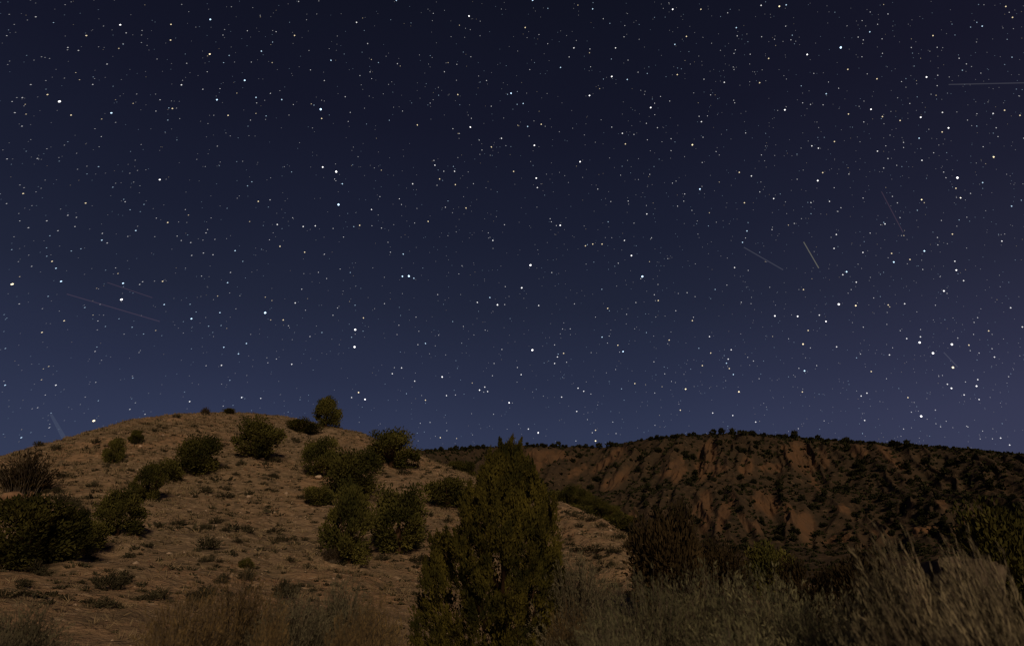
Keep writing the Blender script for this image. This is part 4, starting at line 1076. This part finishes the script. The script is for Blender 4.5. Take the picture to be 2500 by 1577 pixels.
allstars = [(x0 + x / 3.0384, y0 + y / 3.0384, m, c) for (x0, y0), L in STARS.items() for x, y, m, c in L]
allstars += LOW
allstars.sort(key=lambda s: -s[2])
star_mesh = {}
for k in GLOW:
    for c in TINT:
        star_mesh[k, c] = mesh_from('star', ICO_V, ICO_F, glow_mat('starlight_%s_%d' % ({'w': 'white', 'b': 'blue', 'o': 'amber'}[c], k), TINT[c], GLOW[k]))
NSTAR = 300
for px, py, m, c in allstars[:NSTAR]:
    ctr, a, b, n = star_frame(px, py, SIZE[m])
    o = bpy.data.objects.new('star', star_mesh[m, c])
    COL.objects.link(o)
    o.parent = sky
    o.matrix_local = Matrix([(a[i], b[i], n[i], ctr[i]) for i in range(3)] + [(0, 0, 0, 1)])
    if c == 'o' and m >= 5: o['label'] = 'bright amber star'
# the rest, too faint to pick out singly, as one mass per brightness
rest = allstars[NSTAR:]
rng = np.random.RandomState(21)
while len(rest) < 4600:
    px, py = rng.uniform(-150, 2650), rng.uniform(-150, 1120)
    dens = .55 + .45 * smooth(500, 2300, px) * (.6 + .4 * vnoise(px / 260, py / 260, 5))
    if rng.rand() < dens:
        m = 3 if rng.rand() < .03 else (2 if rng.rand() < .20 else 1)
        rest.append((px, py, m, 'b' if rng.rand() < .32 else ('o' if rng.rand() < .10 else 'w')))
V, F, MI = [], [], []
mats = []
mat_ix = {}
OV = np.array([(1, 0, 0), (0, 1, 0), (-1, 0, 0), (0, -1, 0), (0, 0, 1), (0, 0, -1)], float)
OF = np.array([(0, 1, 4), (1, 2, 4), (2, 3, 4), (3, 0, 4), (1, 0, 5), (2, 1, 5), (3, 2, 5), (0, 3, 5)])
for i, (px, py, m, c) in enumerate(rest):
    ctr, a, b, n = star_frame(px, py, SIZE[m] * rng.uniform(.8, 1.1))
    V.append(ctr + OV[:, :1] * a + OV[:, 1:2] * b + OV[:, 2:] * n); F.append(OF + 6 * i)
    if (m, c) not in mat_ix:
        mat_ix[m, c] = len(mats); mats.append(star_mesh[m, c].materials[0])
    MI += [mat_ix[m, c]] * 8
me = mesh_from('faint_stars', np.concatenate(V), np.concatenate(F))
for m in mats: me.materials.append(m)
me.polygons.foreach_set('material_index', np.array(MI, np.int32))
o = obj('faint_stars', me, sky); tag(o, kind='stuff')

def streak(name, p0, p1, w0, w1, mat, label):
    """A thin luminous line across the sky from p0 to p1 (photo pixels), w in photo pixels."""
    pts = []; rad = []
    for k in range(7):
        t = k / 6
        px, py = p0[0] + (p1[0] - p0[0]) * t, p0[1] + (p1[1] - p0[1]) * t
        d = unit(ray(px, py)); pts.append(d * SKY_R * 1.02 + (0, 0, CAM_Z))
        rad.append((w0 + (w1 - w0) * t) / FPX / np.linalg.norm(ray(px, py)) * SKY_R / 2)
    Vv, Ff = tube(pts, rad, 5)
    oo = obj(name, mesh_from(name, Vv, Ff, mat), sky)
    oo['label'] = label
pale = glow_mat('trail_glow', (.9, .9, 1), .014)  # these streaks are satellite exposure trails, modelled as thin glowing tubes
faint = glow_mat('faint_trail_glow', (1, .55, .65), .012)
gold = glow_mat('gold_trail_glow', (1, .95, .6), .04)
streak('satellite_trail', (2316, 207), (2540, 202), 3.2, 3.2, pale, 'thin pale streak entering from the upper right edge')
streak('satellite_trail', (1816, 604), (1912, 659), 3, 3, pale, 'pale slanting streak left of the yellowish one')
streak('satellite_trail', (1962, 591), (1999, 655), 2.8, 2.8, gold, 'short yellowish streak slanting down to the right')
streak('satellite_trail', (163, 718), (390, 785), 3, 3, faint, 'long faint streak above the near hill')
streak('satellite_trail', (262, 690), (372, 727), 2.5, 2.5, faint, 'shorter faint streak above the long one')
streak('satellite_trail', (2152, 468), (2205, 568), 2.5, 2.5, faint, 'faint streak at the right among small stars')
streak('satellite_trail', (2304, 860), (2338, 896), 2.8, 2.8, pale, 'short pale streak low at the right')
streak('comet_tail', (124, 1010), (164, 1082), 6, 12, glow_mat('comet_glow', (.75, .9, 1), .010), 'soft pale tail of light rising behind the near hill')
